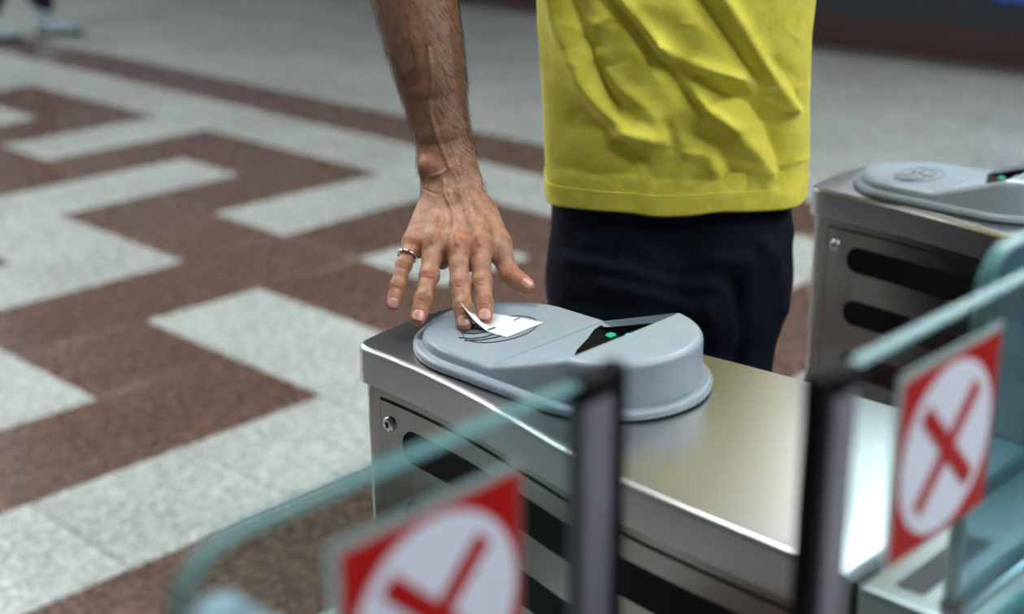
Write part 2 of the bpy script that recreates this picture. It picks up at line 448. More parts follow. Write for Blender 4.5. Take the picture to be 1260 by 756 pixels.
floor = box('floor', XMIN, XMAX, YMIN, YMAX, -0.10, -0.006, M['mortar']); tag(floor, kind='structure')
def tile_bm():
    bm = bmesh.new(); box_bm(bm, 0.0015, TU-0.0015, 0.0015, TV-0.0015, -0.012, 0, 0.0012, 1)
    return bm
tile_me = {}
for nm, mk in (('white_tile', 'white_tile'), ('brown_tile', 'brown_tile')):
    bm = tile_bm(); me = bpy.data.meshes.new(nm); bm.to_mesh(me); bm.free(); me.materials.append(M[mk]); tile_me[nm] = me
cells = []
for i in range(int((XMIN-U0)/TU), int((XMAX-U0)/TU)):
    for j in range(int((YMIN-V0)/TV), int((YMAX-V0)/TV)):
        c = np.array([U0+(i+.5)*TU, V0+(j+.5)*TV, 0.0])
        old = np.array([c[0]*CY-c[1]*SY, c[0]*SY+c[1]*CY, 0.0])
        x, y, zz = old_px(old)
        vis = zz > 0.4 and -60 < x < 1320 and -15 < y < 810
        cells.append((vis, zz, i, j))
vis_cells = sorted([c for c in cells if c[0]], key=lambda c: c[1])
near_cells = {(c[2], c[3]) for c in vis_cells[:300]}
rest = [(c[2], c[3]) for c in cells if (c[2], c[3]) not in near_cells]
for (i, j) in sorted(near_cells):
    nm = 'white_tile' if is_white(i, j) else 'brown_tile'
    o = bpy.data.objects.new(nm, tile_me[nm]); o.location = (U0+i*TU, V0+j*TV, 0); link(o, floor)
V = []; Fc = []; fm = []
for (i, j) in rest:
    x0, y0 = U0+i*TU, V0+j*TV; k = len(V); g = 0.0015
    V += [(x0+g, y0+g, 0), (x0+TU-g, y0+g, 0), (x0+TU-g, y0+TV-g, 0), (x0+g, y0+TV-g, 0),
          (x0+g, y0+g, -.012), (x0+TU-g, y0+g, -.012), (x0+TU-g, y0+TV-g, -.012), (x0+g, y0+TV-g, -.012)]
    Fc += [(k, k+1, k+2, k+3), (k, k+4, k+5, k+1), (k+1, k+5, k+6, k+2), (k+2, k+6, k+7, k+3), (k+3, k+7, k+4, k)]
    fm += [0 if is_white(i, j) else 1]*5
ft = mesh_obj('far_tile_field', V, Fc, None, floor, mats=[M['white_tile'], M['brown_tile']], fmat=fm); tag(ft, kind='stuff')

# ------------------------------------------------------------------ hall
tag(box('ceiling', XMIN, XMAX, YMIN, YMAX, ZC, ZC+0.1, M['ceiling']), kind='structure')
tag(box('wall_right', XMAX, XMAX+0.12, YMIN, YMAX, -0.006, ZC, M['wall_dark']), kind='structure')
tag(box('wall_left', XMIN-0.12, XMIN, YMIN, YMAX, -0.006, ZC, M['wall']), kind='structure')
tag(box('wall_back', XMIN, XMAX, YMAX, YMAX+0.12, -0.006, ZC, M['wall_pale']), kind='structure')
tag(box('wall_front', XMIN, XMAX, YMIN-0.12, YMIN, -0.006, ZC, M['wall']), kind='structure')
tag(box('baseboard_right', XMAX-0.03, XMAX, YMIN, YMAX, 0.0, 0.20, M['base_brown'], bev=0.004), kind='structure')

lamp0 = None
LAMPS = [(0.9, v) for v in (-1.6, 1.6, 8.0, 11.2, 14.4)]+[(1.9, 5.3), (-0.2, 4.6)]+[(3.7, -1.6), (3.7, 1.6), (2.9, 8.4), (3.2, 11.2), (3.7, 14.4)]  # some of these unseen panels are added to brighten the floor and signs
LAMPS += [(-1.9, 6.4), (-1.9, 11.2), (-1.9, 14.4), (5.7, 2.7), (5.7, -0.4), (2.3, -1.6), (6.4, 15.6), (3.7, 15.9), (0.9, 15.9)]
for uu, vv in LAMPS:
    if True:
        if lamp0 is None:
            L = empty('ceiling_light', (uu, vv, ZC))
            tag(L, 'long white fluorescent ceiling light out of view above the polished floor', 'ceiling light', 'fluorescent lights on the ceiling')
            for (a, b_, c, d) in ((-.2, -.18, -.65, .65), (.18, .2, -.65, .65), (-.18, .18, -.65, -.63), (-.18, .18, .63, .65)):
                box('frame', a, b_, c, d, -0.07, 0, M['lamp_frame'], L)
            box('diffuser', -.179, .179, -.629, .629, -0.055, -0.03, M['lamp'], L)
            lamp0 = L
        else: copy_tree(lamp0, None, (uu-lamp0.location.x, vv-lamp0.location.y, 0))

# ------------------------------------------------------------------ turnstile cabinets (built at their place, then copied one lane over)
NEAR = [(1.097, 0.904), (1.05, 0.904), (0.994, 0.901), (0.93, 0.8935), (0.859, 0.8805), (0.80, 0.868), (0.755, 0.8595), (0.70, 0.851), (0.64, 0.847), (0.55, 0.8455), (0.47, 0.845)]
FAR = [(0.47, 1.153), (0.55, 1.153), (0.617, 1.152), (0.70, 1.149), (0.76, 1.145), (0.826, 1.138), (0.90, 1.129), (1.0, 1.116), (1.05, 1.110), (1.097, 1.104)]
def spl(tab, v):
    tab = sorted(tab); xs = [t[0] for t in tab]; ys = [t[1] for t in tab]
    return float(np.interp(v, xs, ys))
def outline():
    pts = []
    # counter-clockwise seen from above: near side from far v down to .47, far side back up, rounded nose
    vs = np.linspace(1.097, 0.47, 48)
    near_s = np.array([spl(NEAR, v) for v in vs]); k = np.ones(5)/5
    near_s = np.convolve(np.pad(near_s, 2, mode='edge'), k, 'valid')
    far_s = np.array([spl(FAR, v) for v in vs]); far_s = np.convolve(np.pad(far_s, 2, mode='edge'), k, 'valid')
    pts += [(u, v) for u, v in zip(near_s, vs)]
    pts += [(u, v) for u, v in zip(far_s[::-1], vs[::-1])]
    # nose: corner, gently bowed end, corner
    ua, ub = near_s[0], far_s[0]
    for a in np.linspace(8, 82, 7): pts.append((ub-0.030+0.030*math.cos(math.radians(a)), 1.097+0.024*math.sin(math.radians(a))))
    for s in np.linspace(0.1, 0.9, 7): pts.append((ub-0.030+(ua-ub+0.060)*s, 1.121+0.008*math.sin(math.pi*s)))
    for a in np.linspace(98, 172, 7): pts.append((ua+0.030+0.030*math.cos(math.radians(a)), 1.097+0.024*math.sin(math.radians(a))))
    return pts
OUT = outline()
LANE = 0.88
def ring(off, z): return [(p[0], p[1], z) for p in offset_poly(OUT, off)]

def steel_lid(parent):
    R_ = 0.007
    rings = [ring(0.004, T-0.043), ring(0.0, T-0.041)]
    for a in np.linspace(0, 90, 6): rings.append(ring(R_*(1-math.cos(math.radians(a))), T-R_+R_*math.sin(math.radians(a))))
    return prism_rings('lid', rings, M['steel'], parent, ang=30)

cab = empty('turnstile_cabinet', (1.0, 0.75, 0.0))
def rel(o):                    # parts are modelled in place; shift them into the parent's frame
    o.data.transform(Matrix.Translation(-cab.location)); return o
def cab_parts():
    rel(steel_lid(cab))
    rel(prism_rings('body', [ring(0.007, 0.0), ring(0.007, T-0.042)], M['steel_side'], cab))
    rel(prism_rings('plinth', [ring(0.004, 0.0), ring(0.004, 0.07)], M['black_plastic'], cab))
    # service door along the near side, with long rounded slots
    vs = np.linspace(1.079, 0.478, 80); curve = []
    inn = offset_poly(OUT, 0.0092); near_pts = inn[:48]
    vv_ = np.array([p[1] for p in near_pts])[::-1]; uu_ = np.array([p[0] for p in near_pts])[::-1]
    def onface(s, z, off):     # s = distance from the nose end of the door
        v = 1.079-s; u = np.interp(v, vv_, uu_); e = 0.004
        du = (np.interp(v+e, vv_, uu_)-np.interp(v-e, vv_, uu_))/(2*e)
        nrm = np.array([-1.0, du]); nrm /= np.linalg.norm(nrm)
        return (u+nrm[0]*off, v+nrm[1]*off, z)
    z0, z1 = 0.11, T-0.056
    L_ = 1.079-0.478
    holes = []
    for zc in (T-0.097, T-0.179, T-0.261):
        r = 0.0195; a, b_ = 0.034+r, L_-0.03-r
        loop = []
        for t in np.linspace(a, b_, 40): loop.append((t, zc-r))
        for an in np.linspace(-80, 80, 11): loop.append((b_+r*math.cos(math.radians(an)), zc+r*math.sin(math.radians(an))))
        for t in np.linspace(b_, a, 40): loop.append((t, zc+r))
        for an in np.linspace(100, 260, 11): loop.append((a+r*math.cos(math.radians(an)), zc+r*math.sin(math.radians(an))))
        holes.append(loop)
    outer = [(t, z0) for t in np.linspace(0, L_, 60)]+[(L_, z) for z in np.linspace(z0, z1, 20)[1:-1]]+[(t, z1) for t in np.linspace(L_, 0, 60)]+[(0, z) for z in np.linspace(z1, z0, 20)[1:-1]]
    bm = bmesh.new(); es = []
    for loop in [outer]+holes:
        vsb = [bm.verts.new((p[0], p[1], 0)) for p in loop]
        es += [bm.edges.new((vsb[i], vsb[(i+1) % len(vsb)])) for i in range(len(vsb))]
    bmesh.ops.triangle_fill(bm, use_beauty=True, use_dissolve=False, edges=es)
    def inhole(c):
        for zc in (T-0.097, T-0.179, T-0.261):
            t = min(max(c.x, 0.0535), L_-0.0495)
            if (c.x-t)**2+(c.y-zc)**2 < 0.0190**2: return True
        return False
    bad = [f for f in bm.faces if inhole(f.calc_center_median())]
    bmesh.ops.delete(bm, geom=bad, context='FACES')
    fr = list(bm.faces)
    ex = bmesh.ops.extrude_face_region(bm, geom=fr)
    top = [g for g in ex['geom'] if isinstance(g, bmesh.types.BMVert)]
    for v in bm.verts: v.co.z = 0.0015
    for v in top: v.co.z = 0.0042
    for v in bm.verts: v.co = Vector(onface(v.co.x, v.co.y, v.co.z))
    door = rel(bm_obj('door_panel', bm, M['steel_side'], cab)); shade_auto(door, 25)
    # dark seam around the door and liners behind the slots
    def strip(name, a, b_, za, zb, off, thick, mat, par, n=40):
        V = []; Fc = []
        for t in np.linspace(a, b_, n):
            for (z, o_) in ((za, off), (zb, off), (zb, off+thick), (za, off+thick)): V.append(onface(t, z, o_))
        for i in range(n-1):
            for k in range(4): Fc.append((i*4+k, (i+1)*4+k, (i+1)*4+(k+1) % 4, i*4+(k+1) % 4))
        Fc += [(0, 1, 2, 3), (n*4-1, n*4-2, n*4-3, n*4-4)]
        return rel(mesh_obj(name, V, Fc, mat, par))
    strip('door_seam', -0.0022, L_+0.0022, z0-0.0022, z1+0.0022, 0.0005, 0.0022, M['dark_gap'], cab)
    for zc in (T-0.097, T-0.179, T-0.261):
        strip('slot_liner', 0.030, L_-0.027, zc-0.022, zc+0.022, 0.0015, 0.0016, M['black_plastic'], door)
    # lock: chrome rim and dark keyhole
    p = np.array(onface(0.014, T-0.080, 0.004)); q = np.array(onface(0.014, T-0.080, 0.005)); nd = (q-p)/np.linalg.norm(q-p)
    bm = bmesh.new(); prof = [(0.0085, 0.0), (0.0085, 0.002), (0.0072, 0.0042), (0.005, 0.005), (0.0038, 0.0046), (0.0, 0.0046)]
    t1 = np.cross(nd, [0, 0, 1.0]); t2 = np.cross(t1, nd); rg = []
    for (r, h) in prof:
        rg.append([bm.verts.new(tuple(p+nd*h+r*(math.cos(a)*t1+math.sin(a)*t2))) for a in np.linspace(0, 2*math.pi, 20, endpoint=False)] if r > 0 else [bm.verts.new(tuple(p+nd*h))])
    for a, b_ in zip(rg[:-1], rg[1:]):
        for i in range(20):
            if len(b_) > 1: bm.faces.new((a[i], a[(i+1) % 20], b_[(i+1) % 20], b_[i]))
            else: bm.faces.new((a[i], a[(i+1) % 20], b_[0]))
    lock = rel(bm_obj('lock', bm, M['chrome'], cab, True)); lock['label'] = 'round chrome lock'
    kc = p+nd*0.0050
    bm = bmesh.new(); box_bm(bm, -0.0012, 0.0012, -0.0004, 0.0004, -0.003, 0.003)
    mt = Matrix.Translation(Vector(kc))@Matrix(((t1[0], nd[0], t2[0], 0), (t1[1], nd[1], t2[1], 0), (t1[2], nd[2], t2[2], 0), (0, 0, 0, 1)))
    bm.transform(mt); rel(bm_obj('keyhole', bm, M['dark_gap'], lock))
cab_parts()
tag(cab, 'brushed steel ticket gate cabinet under the pressed hand, nearest the camera', 'turnstile', 'steel gate cabinets')

# second half of the gate: the flap housing behind a narrow gap
hous = empty('flap_housing', (1.0, 0.25, 0.0))
def relh(o): o.data.transform(Matrix.Translation(-hous.location)); return o
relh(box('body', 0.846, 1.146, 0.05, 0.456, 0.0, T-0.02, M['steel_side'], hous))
bm = bmesh.new(); box_bm(bm, 0.838, 1.154, 0.045, 0.460, T-0.05, T, 0.005, 3)
lidh = relh(bm_obj('lid', bm, M['steel'], hous)); shade_auto(lidh, 30)
# slot of the retracting flap: a recessed black channel with a steel lip
relh(box('flap_slot', 0.857, 0.965, 0.4175, 0.4400, T-0.0005, T+0.0015, M['black_rubber'], hous, bev=0.0007, seg=1))
relh(box('glass_channel', 0.848, 1.14, 0.378, 0.3845, T-0.0005, T+0.006, M['chrome'], hous, bev=0.001, seg=1))
relh(box('glass_gasket', 0.848, 1.14, 0.3846, 0.3886, T-0.0005, T+0.004, M['black_rubber'], hous))
relh(box('plinth', 0.842, 1.150, 0.048, 0.458, 0.0, 0.06, M['black_plastic'], hous))
tag(hous, 'steel flap housing with black slot at the lower right, behind the narrow gap', 'turnstile', 'steel flap housings')

cab2 = copy_tree(cab, None, (LANE, 0, 0)); cab2['label'] = 'dark-sided steel ticket gate cabinet at the right, beyond the yellow shirt'
hous2 = copy_tree(hous, None, (LANE, 0, 0)); hous2['label'] = 'farther steel flap housing behind the blue glass at the right edge'

# ------------------------------------------------------------------ card readers
reader = empty('card_reader', (1.01, 0.915, T))
RC = np.array([1.01, 0.915, T])
def relr(o): o.data.transform(Matrix.Translation(-Vector(RC))); return o
def capsule(R_, n=40, vc0=0.845, vc1=0.985):
    pts = []
    for a in np.linspace(0, 180, n): pts.append((1.01+R_*math.cos(math.radians(a)), vc1+R_*math.sin(math.radians(a))))
    for a in np.linspace(180, 360, n): pts.append((1.01+R_*math.cos(math.radians(a)), vc0+R_*math.sin(math.radians(a))))
    return pts
def cring(R_, z): return [(p[0], p[1], z) for p in capsule(R_)]
relr(prism_rings('gasket', [cring(0.1, T), cring(0.1, T+0.002)], M['black_rubber'], reader))
rings = [cring(0.1005, T+0.002), cring(0.1015, T+0.004)]
for a in np.linspace(0, 90, 6): rings.append(cring(0.0965+0.005*math.cos(math.radians(a)), T+0.0060+0.005*math.sin(math.radians(a))))
rings.append(cring(0.088, T+0.011))
relr(prism_rings('base_flange', rings, M['reader_grey'], reader, ang=40))
# housing: lofted across stations along the length
HP, HH = 0.021, 0.056
def top_h(v):
    t = min(max((0.927-v)/(0.927-0.826), 0), 1)
    return HP+(HH-HP)*t
def housing():
    R_ = 0.0905; vc0, vc1 = 0.845, 0.985
    st = [vc1+R_*math.sin(math.radians(a)) for a in np.linspace(89.2, 4, 26)]+list(np.linspace(vc1, 0.929, 8))+[0.927]+list(np.linspace(0.925, 0.828, 8))+[0.826]+[vc0]+[vc0-R_*math.sin(math.radians(a)) for a in np.linspace(4, 89.2, 26)]
    st = sorted(set(st), reverse=True)
    st = [s for i, s in enumerate(st)]
    V = []; rows = []
    for v in st:
        if v > vc1: w_ = math.sqrt(max(R_**2-(v-vc1)**2, 1e-8)); e = v-vc1
        elif v < vc0: w_ = math.sqrt(max(R_**2-(vc0-v)**2, 1e-8)); e = vc0-v
        else: w_ = R_; e = 0
        h = top_h(v); er = 0.0055 if v > 0.9 else 0.007
        # distance from the rim decides how far the rounded rim has dropped
        row = []
        def zt(u):
            if e > 0: rr = math.hypot(u, e)
            else: rr = abs(u)
            d = R_-rr
            if d >= er: return h
            d = max(d, 0.0)
            return h-er+math.sqrt(max(er*er-(er-d)**2, 0))
        us = [-w_]+[-w_+er*f for f in (0.08, 0.3, 0.6, 1.0)] if w_ > 2*er else [-w_*f for f in (1, .9, .75, .5, .3)]
        us = us+[us[-1]*f for f in (0.75, 0.5, 0.25)]
        us = us+[0]+[-x for x in us[::-1]]
        row = [(-w_*1.018, 0.008)]+[(u, zt(u)) for u in us]+[(w_*1.018, 0.008)]
        rows.append([(1.01+u, v, T+z) for (u, z) in row])
    n = len(rows[0]); Fc = []
    for r in rows: V += r
    for k in range(len(rows)-1):
        for i in range(n-1): Fc.append((k*n+i, (k+1)*n+i, (k+1)*n+i+1, k*n+i+1))
    Fc.append(tuple(range(n))); Fc.append(tuple((len(rows)-1)*n+i for i in range(n-1, -1, -1)))
    for k in range(len(rows)-1): Fc.append((k*n, k*n+n-1, (k+1)*n+n-1, (k+1)*n))
    return mesh_obj('housing', V, Fc, M['reader_grey'], reader)
hs = housing()
bm = bmesh.new(); bm.from_mesh(hs.data); bmesh.ops.remove_doubles(bm, verts=bm.verts, dist=1e-6); bmesh.ops.recalc_face_normals(bm, faces=bm.faces); bm.to_mesh(hs.data); bm.free()
# scoop between platform and hood
prof = [(0.9245, HP+0.0005), (0.9245, 0.09), (0.8245, 0.09), (0.8245, 0.040), (0.80, 0.036), (0.795, 0.010)]
wid = [0.0815, 0.0875, 0.0875, 0.083, 0.068, 0.060]
V = [(1.01-w_, v, T+z) for (v, z), w_ in zip(prof, wid)]+[(1.01+w_, v, T+z) for (v, z), w_ in zip(prof, wid)]
n = len(prof); Fc = [(i, (i+1) % n, n+(i+1) % n, n+i) for i in range(n)]+[tuple(range(n-1, -1, -1)), tuple(range(n, 2*n))]
cut = mesh_obj('cutter', V, Fc, M['reader_grey'])
bm = bmesh.new(); bm.from_mesh(cut.data); bmesh.ops.triangulate(bm, faces=bm.faces); bmesh.ops.recalc_face_normals(bm, faces=bm.faces); bm.to_mesh(cut.data); bm.free()
md = hs.modifiers.new('b', 'BOOLEAN'); md.operation = 'DIFFERENCE'; md.object = cut; md.solver = 'EXACT'
bpy.context.view_layer.update(); hs.parent = None; bpy.context.view_layer.update(); apply_mods(hs); hs.parent = reader
bpy.data.objects.remove(cut)
shade_auto(hs, 32); relr(hs)
# scanner window on the floor of the scoop, leds under the hood edge
def scoop_z(v):                # floor of the scoop
    return (HP+0.0005)+(0.010-HP-0.0005)*(0.9245-v)/(0.9245-0.795)
WP = [(1.083, 0.9195), (1.068, 0.9165), (1.046, 0.906), (1.015, 0.894), (0.985, 0.875), (0.965, 0.85), (0.955, 0.80), (1.066, 0.80)]
wnd = relr(prism_rings('scanner_window', [[(u, v, T+scoop_z(v)-0.001) for u, v in WP], [(u, v, T+scoop_z(v)+0.0008) for u, v in WP]], M['reader_window'], reader))
wnd['label'] = 'black scanner window'
WQ = [(0.9165, scoop_z(0.9165)), (0.9165, 0.0222), (0.90, 0.0265), (0.87, 0.0365), (0.832, 0.0490), (0.832, scoop_z(0.832))]
V = [(1.0745, v, T+z) for v, z in WQ]+[(1.0765, v, T+z) for v, z in WQ]; n = len(WQ)
relr(mesh_obj('scanner_side', V, [tuple(range(n)), tuple(range(2*n-1, n-1, -1))]+[(i, n+i, n+(i+1) % n, (i+1) % n) for i in range(n)], M['reader_window'], reader))
for (u0, u1, v, dz) in ((1.0655, 1.0744, 0.895, 0.0005), (1.0690, 1.0744, 0.872, 0.0075)):
    relr(box('status_led', u0, u1, v-0.0035, v+0.0035, T+scoop_z(v)+dz, T+scoop_z(v)+dz+0.0022, M['led'], reader))
# thin light insert on the platform (printed field) and its pictogram: an oval with a hand and a card
def loop2(f, n=48): return [f(2*math.pi*k/n) for k in range(n)]
PZ = T+HP+0.0004
ov = loop2(lambda a: (1.003+0.047*math.cos(a), 0.990+0.030*math.sin(a), PZ))
relr(tube('pictogram_ring', ov, 0.0006, M['ink'], reader, 5, True))
strokes = [[(0.955, 1.004), (0.962, 0.992), (0.975, 0.985), (0.99, 0.984)],
           [(0.966, 1.012), (0.974, 1.000), (0.988, 0.994), (1.001, 0.993)],
           [(0.952, 0.993), (0.966, 0.982), (0.982, 0.976), (0.999, 0.976)],
           [(0.979, 1.018), (0.988, 1.006), (1.001, 1.002), (1.013, 1.000)],
           [(0.990, 0.976), (1.002, 0.982), (1.012, 0.990), (1.016, 1.000), (1.010, 1.007)],
           [(1.004, 0.972), (1.030, 0.977), (1.036, 0.999), (1.010, 0.995), (1.004, 0.972)]]
for st in strokes:
    relr(tube('pictogram_stroke', [(a, b_, PZ) for a, b_ in st], 0.0008, M['ink'], reader, 5))
tag(reader, 'blue-grey plastic ticket reader with the white paper ticket lying on it', 'card reader', 'grey ticket readers')
reader2 = copy_tree(reader, None, (LANE, 0, 0)); reader2['label'] = 'blue-grey ticket reader without a ticket, on the cabinet at the right'

# ------------------------------------------------------------------ glass gate flaps
def rounded_panel(name, x0, x1, z0, z1, y, th, rad, left_round, mats, parent, step=None):
    pts = []
    def arc(cx, cz, a0, a1): return [(cx+rad*math.cos(math.radians(a)), cz+rad*math.sin(math.radians(a))) for a in np.linspace(a0, a1, 10)]
    if left_round: pts = [(x0, z0), (x1, z0), (x1, z1)]+arc(x0+rad, z1-rad, 90, 180)
    else: pts = [(x0, z0), (x1, z0)]+arc(x1-rad, z1-rad, 0, 90)+[(x0, z1)]
    if step: pts = [(x0, z0), (step[0], z0), step, (x1, step[1])]+pts[2:]
    n = len(pts); b_ = 0.0012
    inner = offset_poly(pts, b_)
    V = [(p[0], y-th/2, p[1]) for p in inner]+[(p[0], y-th/2+b_, p[1]) for p in pts]+[(p[0], y+th/2-b_, p[1]) for p in pts]+[(p[0], y+th/2, p[1]) for p in inner]
    Fc = []; fm = []
    for k in range(3):
        for i in range(n): Fc.append((k*n+i, k*n+(i+1) % n, (k+1)*n+(i+1) % n, (k+1)*n+i)); fm.append(1)
    Fc.append(tuple(range(n))); fm.append(0); Fc.append(tuple(3*n+i for i in range(n-1, -1, -1))); fm.append(0)
    return mesh_obj(name, V, Fc, None, parent, mats=mats, fmat=fm)

def build_flap(name, xe, xo, y, z1, sx, sz, label):
    """xe: free edge with its rubber profile, xo: outer end; the sign sits at (sx, sz)"""
    s = 1 if xo > xe else -1
    root = empty(name, ((xe+xo)/2, y, 0)); loc = Vector(root.location)
    def rl(o): o.data.transform(Matrix.Translation(-loc)); return o
    a, b_ = sorted((xe+s*0.010, xo))
    rl(rounded_panel('glass_pane', a, b_, 0.25, z1, y, 0.010, 0.035, s < 0, [M['glass'], M['glass_edge']], root, None if s < 0 else (0.834, T+0.003)))
    # rubber nose and grey carrier profile of the free edge, standing on the floor
    k0, k1 = sorted((xe, xe+s*0.012))
    g0, g1 = sorted((xe+s*0.0122, xe+s*0.036))
    rl(box('edge_seal', k0, k1, y-0.0065, y+0.0065, 0.0, z1+0.003, M['black_rubber'], root, bev=0.003, seg=3))
    rl(box('edge_profile', g0, g1, y-0.0068, y+0.0062, 0.0, z1-0.012, M['lilac_profile'], root, bev=0.002, seg=2))
    c0, c1 = sorted((xe+s*0.0125, xe+s*0.037))
    rl(box('profile_cap', c0, c1, y-0.0085, y+0.0085, z1-0.0115, z1+0.002, M['black_rubber'], root, bev=0.003, seg=2))
    # sign: clear border, red square, white disc, red cross, on the camera side
    H_ = 0.0585
    yb = y-0.0052
    sg = rl(box('prohibition_sign', sx-H_, sx+H_, yb-0.0012, yb, sz-H_, sz+H_, M['red'], root)); sg['label'] = 'red square sign with a red cross on a white disc'
    rl(box('sign_border', sx-H_-0.006, sx+H_+0.001, yb-0.0008, yb-0.00005, sz-H_-0.001, sz+H_+0.006, M['sign_edge'], sg))
    bm = bmesh.new(); bmesh.ops.create_cone(bm, cap_ends=True, segments=64, radius1=0.0545, radius2=0.0545, depth=0.0006)
    bm.transform(Matrix.Translation((sx, yb-0.0015, sz))@Matrix.Rotation(math.pi/2, 4, 'X'))
    rl(bm_obj('sign_disc', bm, M['sign_white'], sg))
    for an in (45, -45):
        bm = bmesh.new(); box_bm(bm, -0.045, 0.045, -0.0003, 0.0003, -0.0062, 0.0062)
        bm.transform(Matrix.Translation((sx, yb-0.0021-(0.0002 if an > 0 else 0), sz))@Matrix.Rotation(math.radians(an), 4, 'Y'))
        rl(bm_obj('cross_bar', bm, M['red'], sg))
    tag(root, label, 'glass gate', 'glass gate flaps')
    return root

flap1 = build_flap('glass_flap', 0.552, 0.267, 0.455, T+0.262, 0.4085, T+0.173, 'glass gate flap at the lower left, its sign cut off by the frame')
fl = Vector(flap1.location)
bm = bmesh.new()  # added pale discs standing in for a bluish glare on the glass
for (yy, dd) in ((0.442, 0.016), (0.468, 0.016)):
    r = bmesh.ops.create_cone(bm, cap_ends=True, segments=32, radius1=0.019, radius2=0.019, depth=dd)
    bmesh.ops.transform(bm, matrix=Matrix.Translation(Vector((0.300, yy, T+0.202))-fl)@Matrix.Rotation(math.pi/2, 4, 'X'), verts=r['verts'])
o = bm_obj('glare_discs', bm, plain('pale_glare', srgb(182, 194, 208), 0.3), flap1); shade_auto(o, 40)
flap2 = build_flap('glass_flap', 0.592, 0.985, 0.360, T+0.266, 0.7360, T+0.182, 'glass gate flap at the right with its whole cross sign showing')
g3 = empty('glass_screen', (1.0, 0.3945, T))
def rl3(o): o.data.transform(Matrix.Translation(-Vector(g3.location))); return o
rl3(rounded_panel('glass_pane', 0.850, 1.14, T+0.001, T+0.268, 0.3945, 0.012, 0.030, True, [M['glass_blue'], M['glass_edge']], g3))
rl3(box('foot_block', 0.846, 0.862, 0.3885, 0.4005, T+0.0005, T+0.010, M['black_rubber'], g3, bev=0.002, seg=1))
tag(g3, 'thick blue-green glass screen standing on the flap housing at the right edge', 'glass screen')

# ------------------------------------------------------------------ paper ticket
tick = empty('paper_ticket', (1.012, 0.985, PZ))
def plane_at(x, y, z):         # point of the reader's platform seen at (x, y)
    d = old_at(x, y, 1.0)-np.array([0, 0, HC]); return o2w(np.array([0, 0, HC])+d*((z-HC)/d[2]))
def catmull(P, t):
    n = len(P)-1; k = min(int(t*n), n-1); f_ = t*n-k
    p0, p1, p2, p3 = P[max(k-1, 0)], P[k], P[k+1], P[min(k+2, n)]
    return 0.5*((2*p1)+(-p0+p2)*f_+(2*p0-5*p1+4*p2-p3)*f_**2+(-p0+3*p1-3*p2+p3)*f_**3)
TN = [plane_at(624, 415, PZ+.001), plane_at(612, 411.8, PZ+.001), plane_at(600, 407.6, PZ+.0015), o2w(old_at(588, 398.5, 1.4965)), o2w(old_at(577, 387, 1.4895)), o2w(old_at(566, 371.5, 1.4885))]
TFR = [plane_at(669, 397, PZ+.001), plane_at(655, 394.2, PZ+.001), plane_at(641, 391.6, PZ+.001), plane_at(627, 389.2, PZ+.001), plane_at(613, 386.8, PZ+.001), plane_at(599, 384.4, PZ+.0025)]
def tk(s, t):                  # s along length, t across (0 = near edge)
    s = min(max(s/0.092, 0), 1)
    a, b_ = catmull(TN, s), catmull(TFR, s)
    p = a+(b_-a)*t
    bow = (b_[2]-a[2])*(t*(1-t))*0.9
    return (p[0]-1.012, p[1]-0.985, p[2]+bow-PZ)
ns, ntk = 36, 14; LT = 0.092
V = []; Fc = []
for lay in (0, 1):
    for i in range(ns):
        for j in range(ntk):
            p = tk(LT*i/(ns-1), j/(ntk-1)); V.append((p[0], p[1], p[2]-0.00022*lay))
K = ns*ntk
for i in range(ns-1):
    for j in range(ntk-1):
        a = i*ntk+j; Fc.append((a, a+1, a+ntk+1, a+ntk)); Fc.append((K+a, K+a+ntk, K+a+ntk+1, K+a+1))
for i in range(ns-1):
    for j in (0, ntk-1): a = i*ntk+j; Fc.append((a, a+ntk, K+a+ntk, K+a))
for j in range(ntk-1):
    for i in (0, ns-1): a = i*ntk+j; Fc.append((a, K+a, K+a+1, a+1))
mesh_obj('sheet', V, Fc, M['paper'], tick, smooth=False)
def print_strip(name, s0, s1, t0, t1, mat, n=6):
    V = []; Fc = []
    for i in range(n):
        for j in range(2):
            p = tk(s0+(s1-s0)*i/(n-1), t0+(t1-t0)*j); V.append((p[0], p[1], p[2]+0.00015))
    for i in range(n-1): a = i*2; Fc.append((a, a+1, a+3, a+2))
    return mesh_obj(name, V, Fc, mat, tick)
print_strip('print_mark', 0.0365, 0.040, 0.03, 0.26, M['ink'])
print_strip('print_mark', 0.0365, 0.040, 0.80, 0.99, M['ink'])
for k, (a, b_) in enumerate(((0.006, 0.028), (0.010, 0.034), (0.006, 0.022), (0.012, 0.030))):
    print_strip('printed_line', a, b_, 0.36+0.10*k, 0.385+0.10*k, M['faint_ink'])
tag(tick, 'small white paper ticket with a curled corner under the index finger', 'ticket')

# ------------------------------------------------------------------ the person in the yellow shirt
PO = np.array([0.214, 1.840, 0.0])                 # where he stands, in the view-aligned ground frame
pw = o2w(PO)
person = empty('person', tuple(pw), -YAW)
def at(x, y, d): return old_at(x, y, d)-PO         # measured points -> his own frame
def pxl(P): return old_px(np.asarray(P)+PO)
tag(person, 'person in yellow t-shirt and navy trousers pressing a ticket onto the reader', 'person')

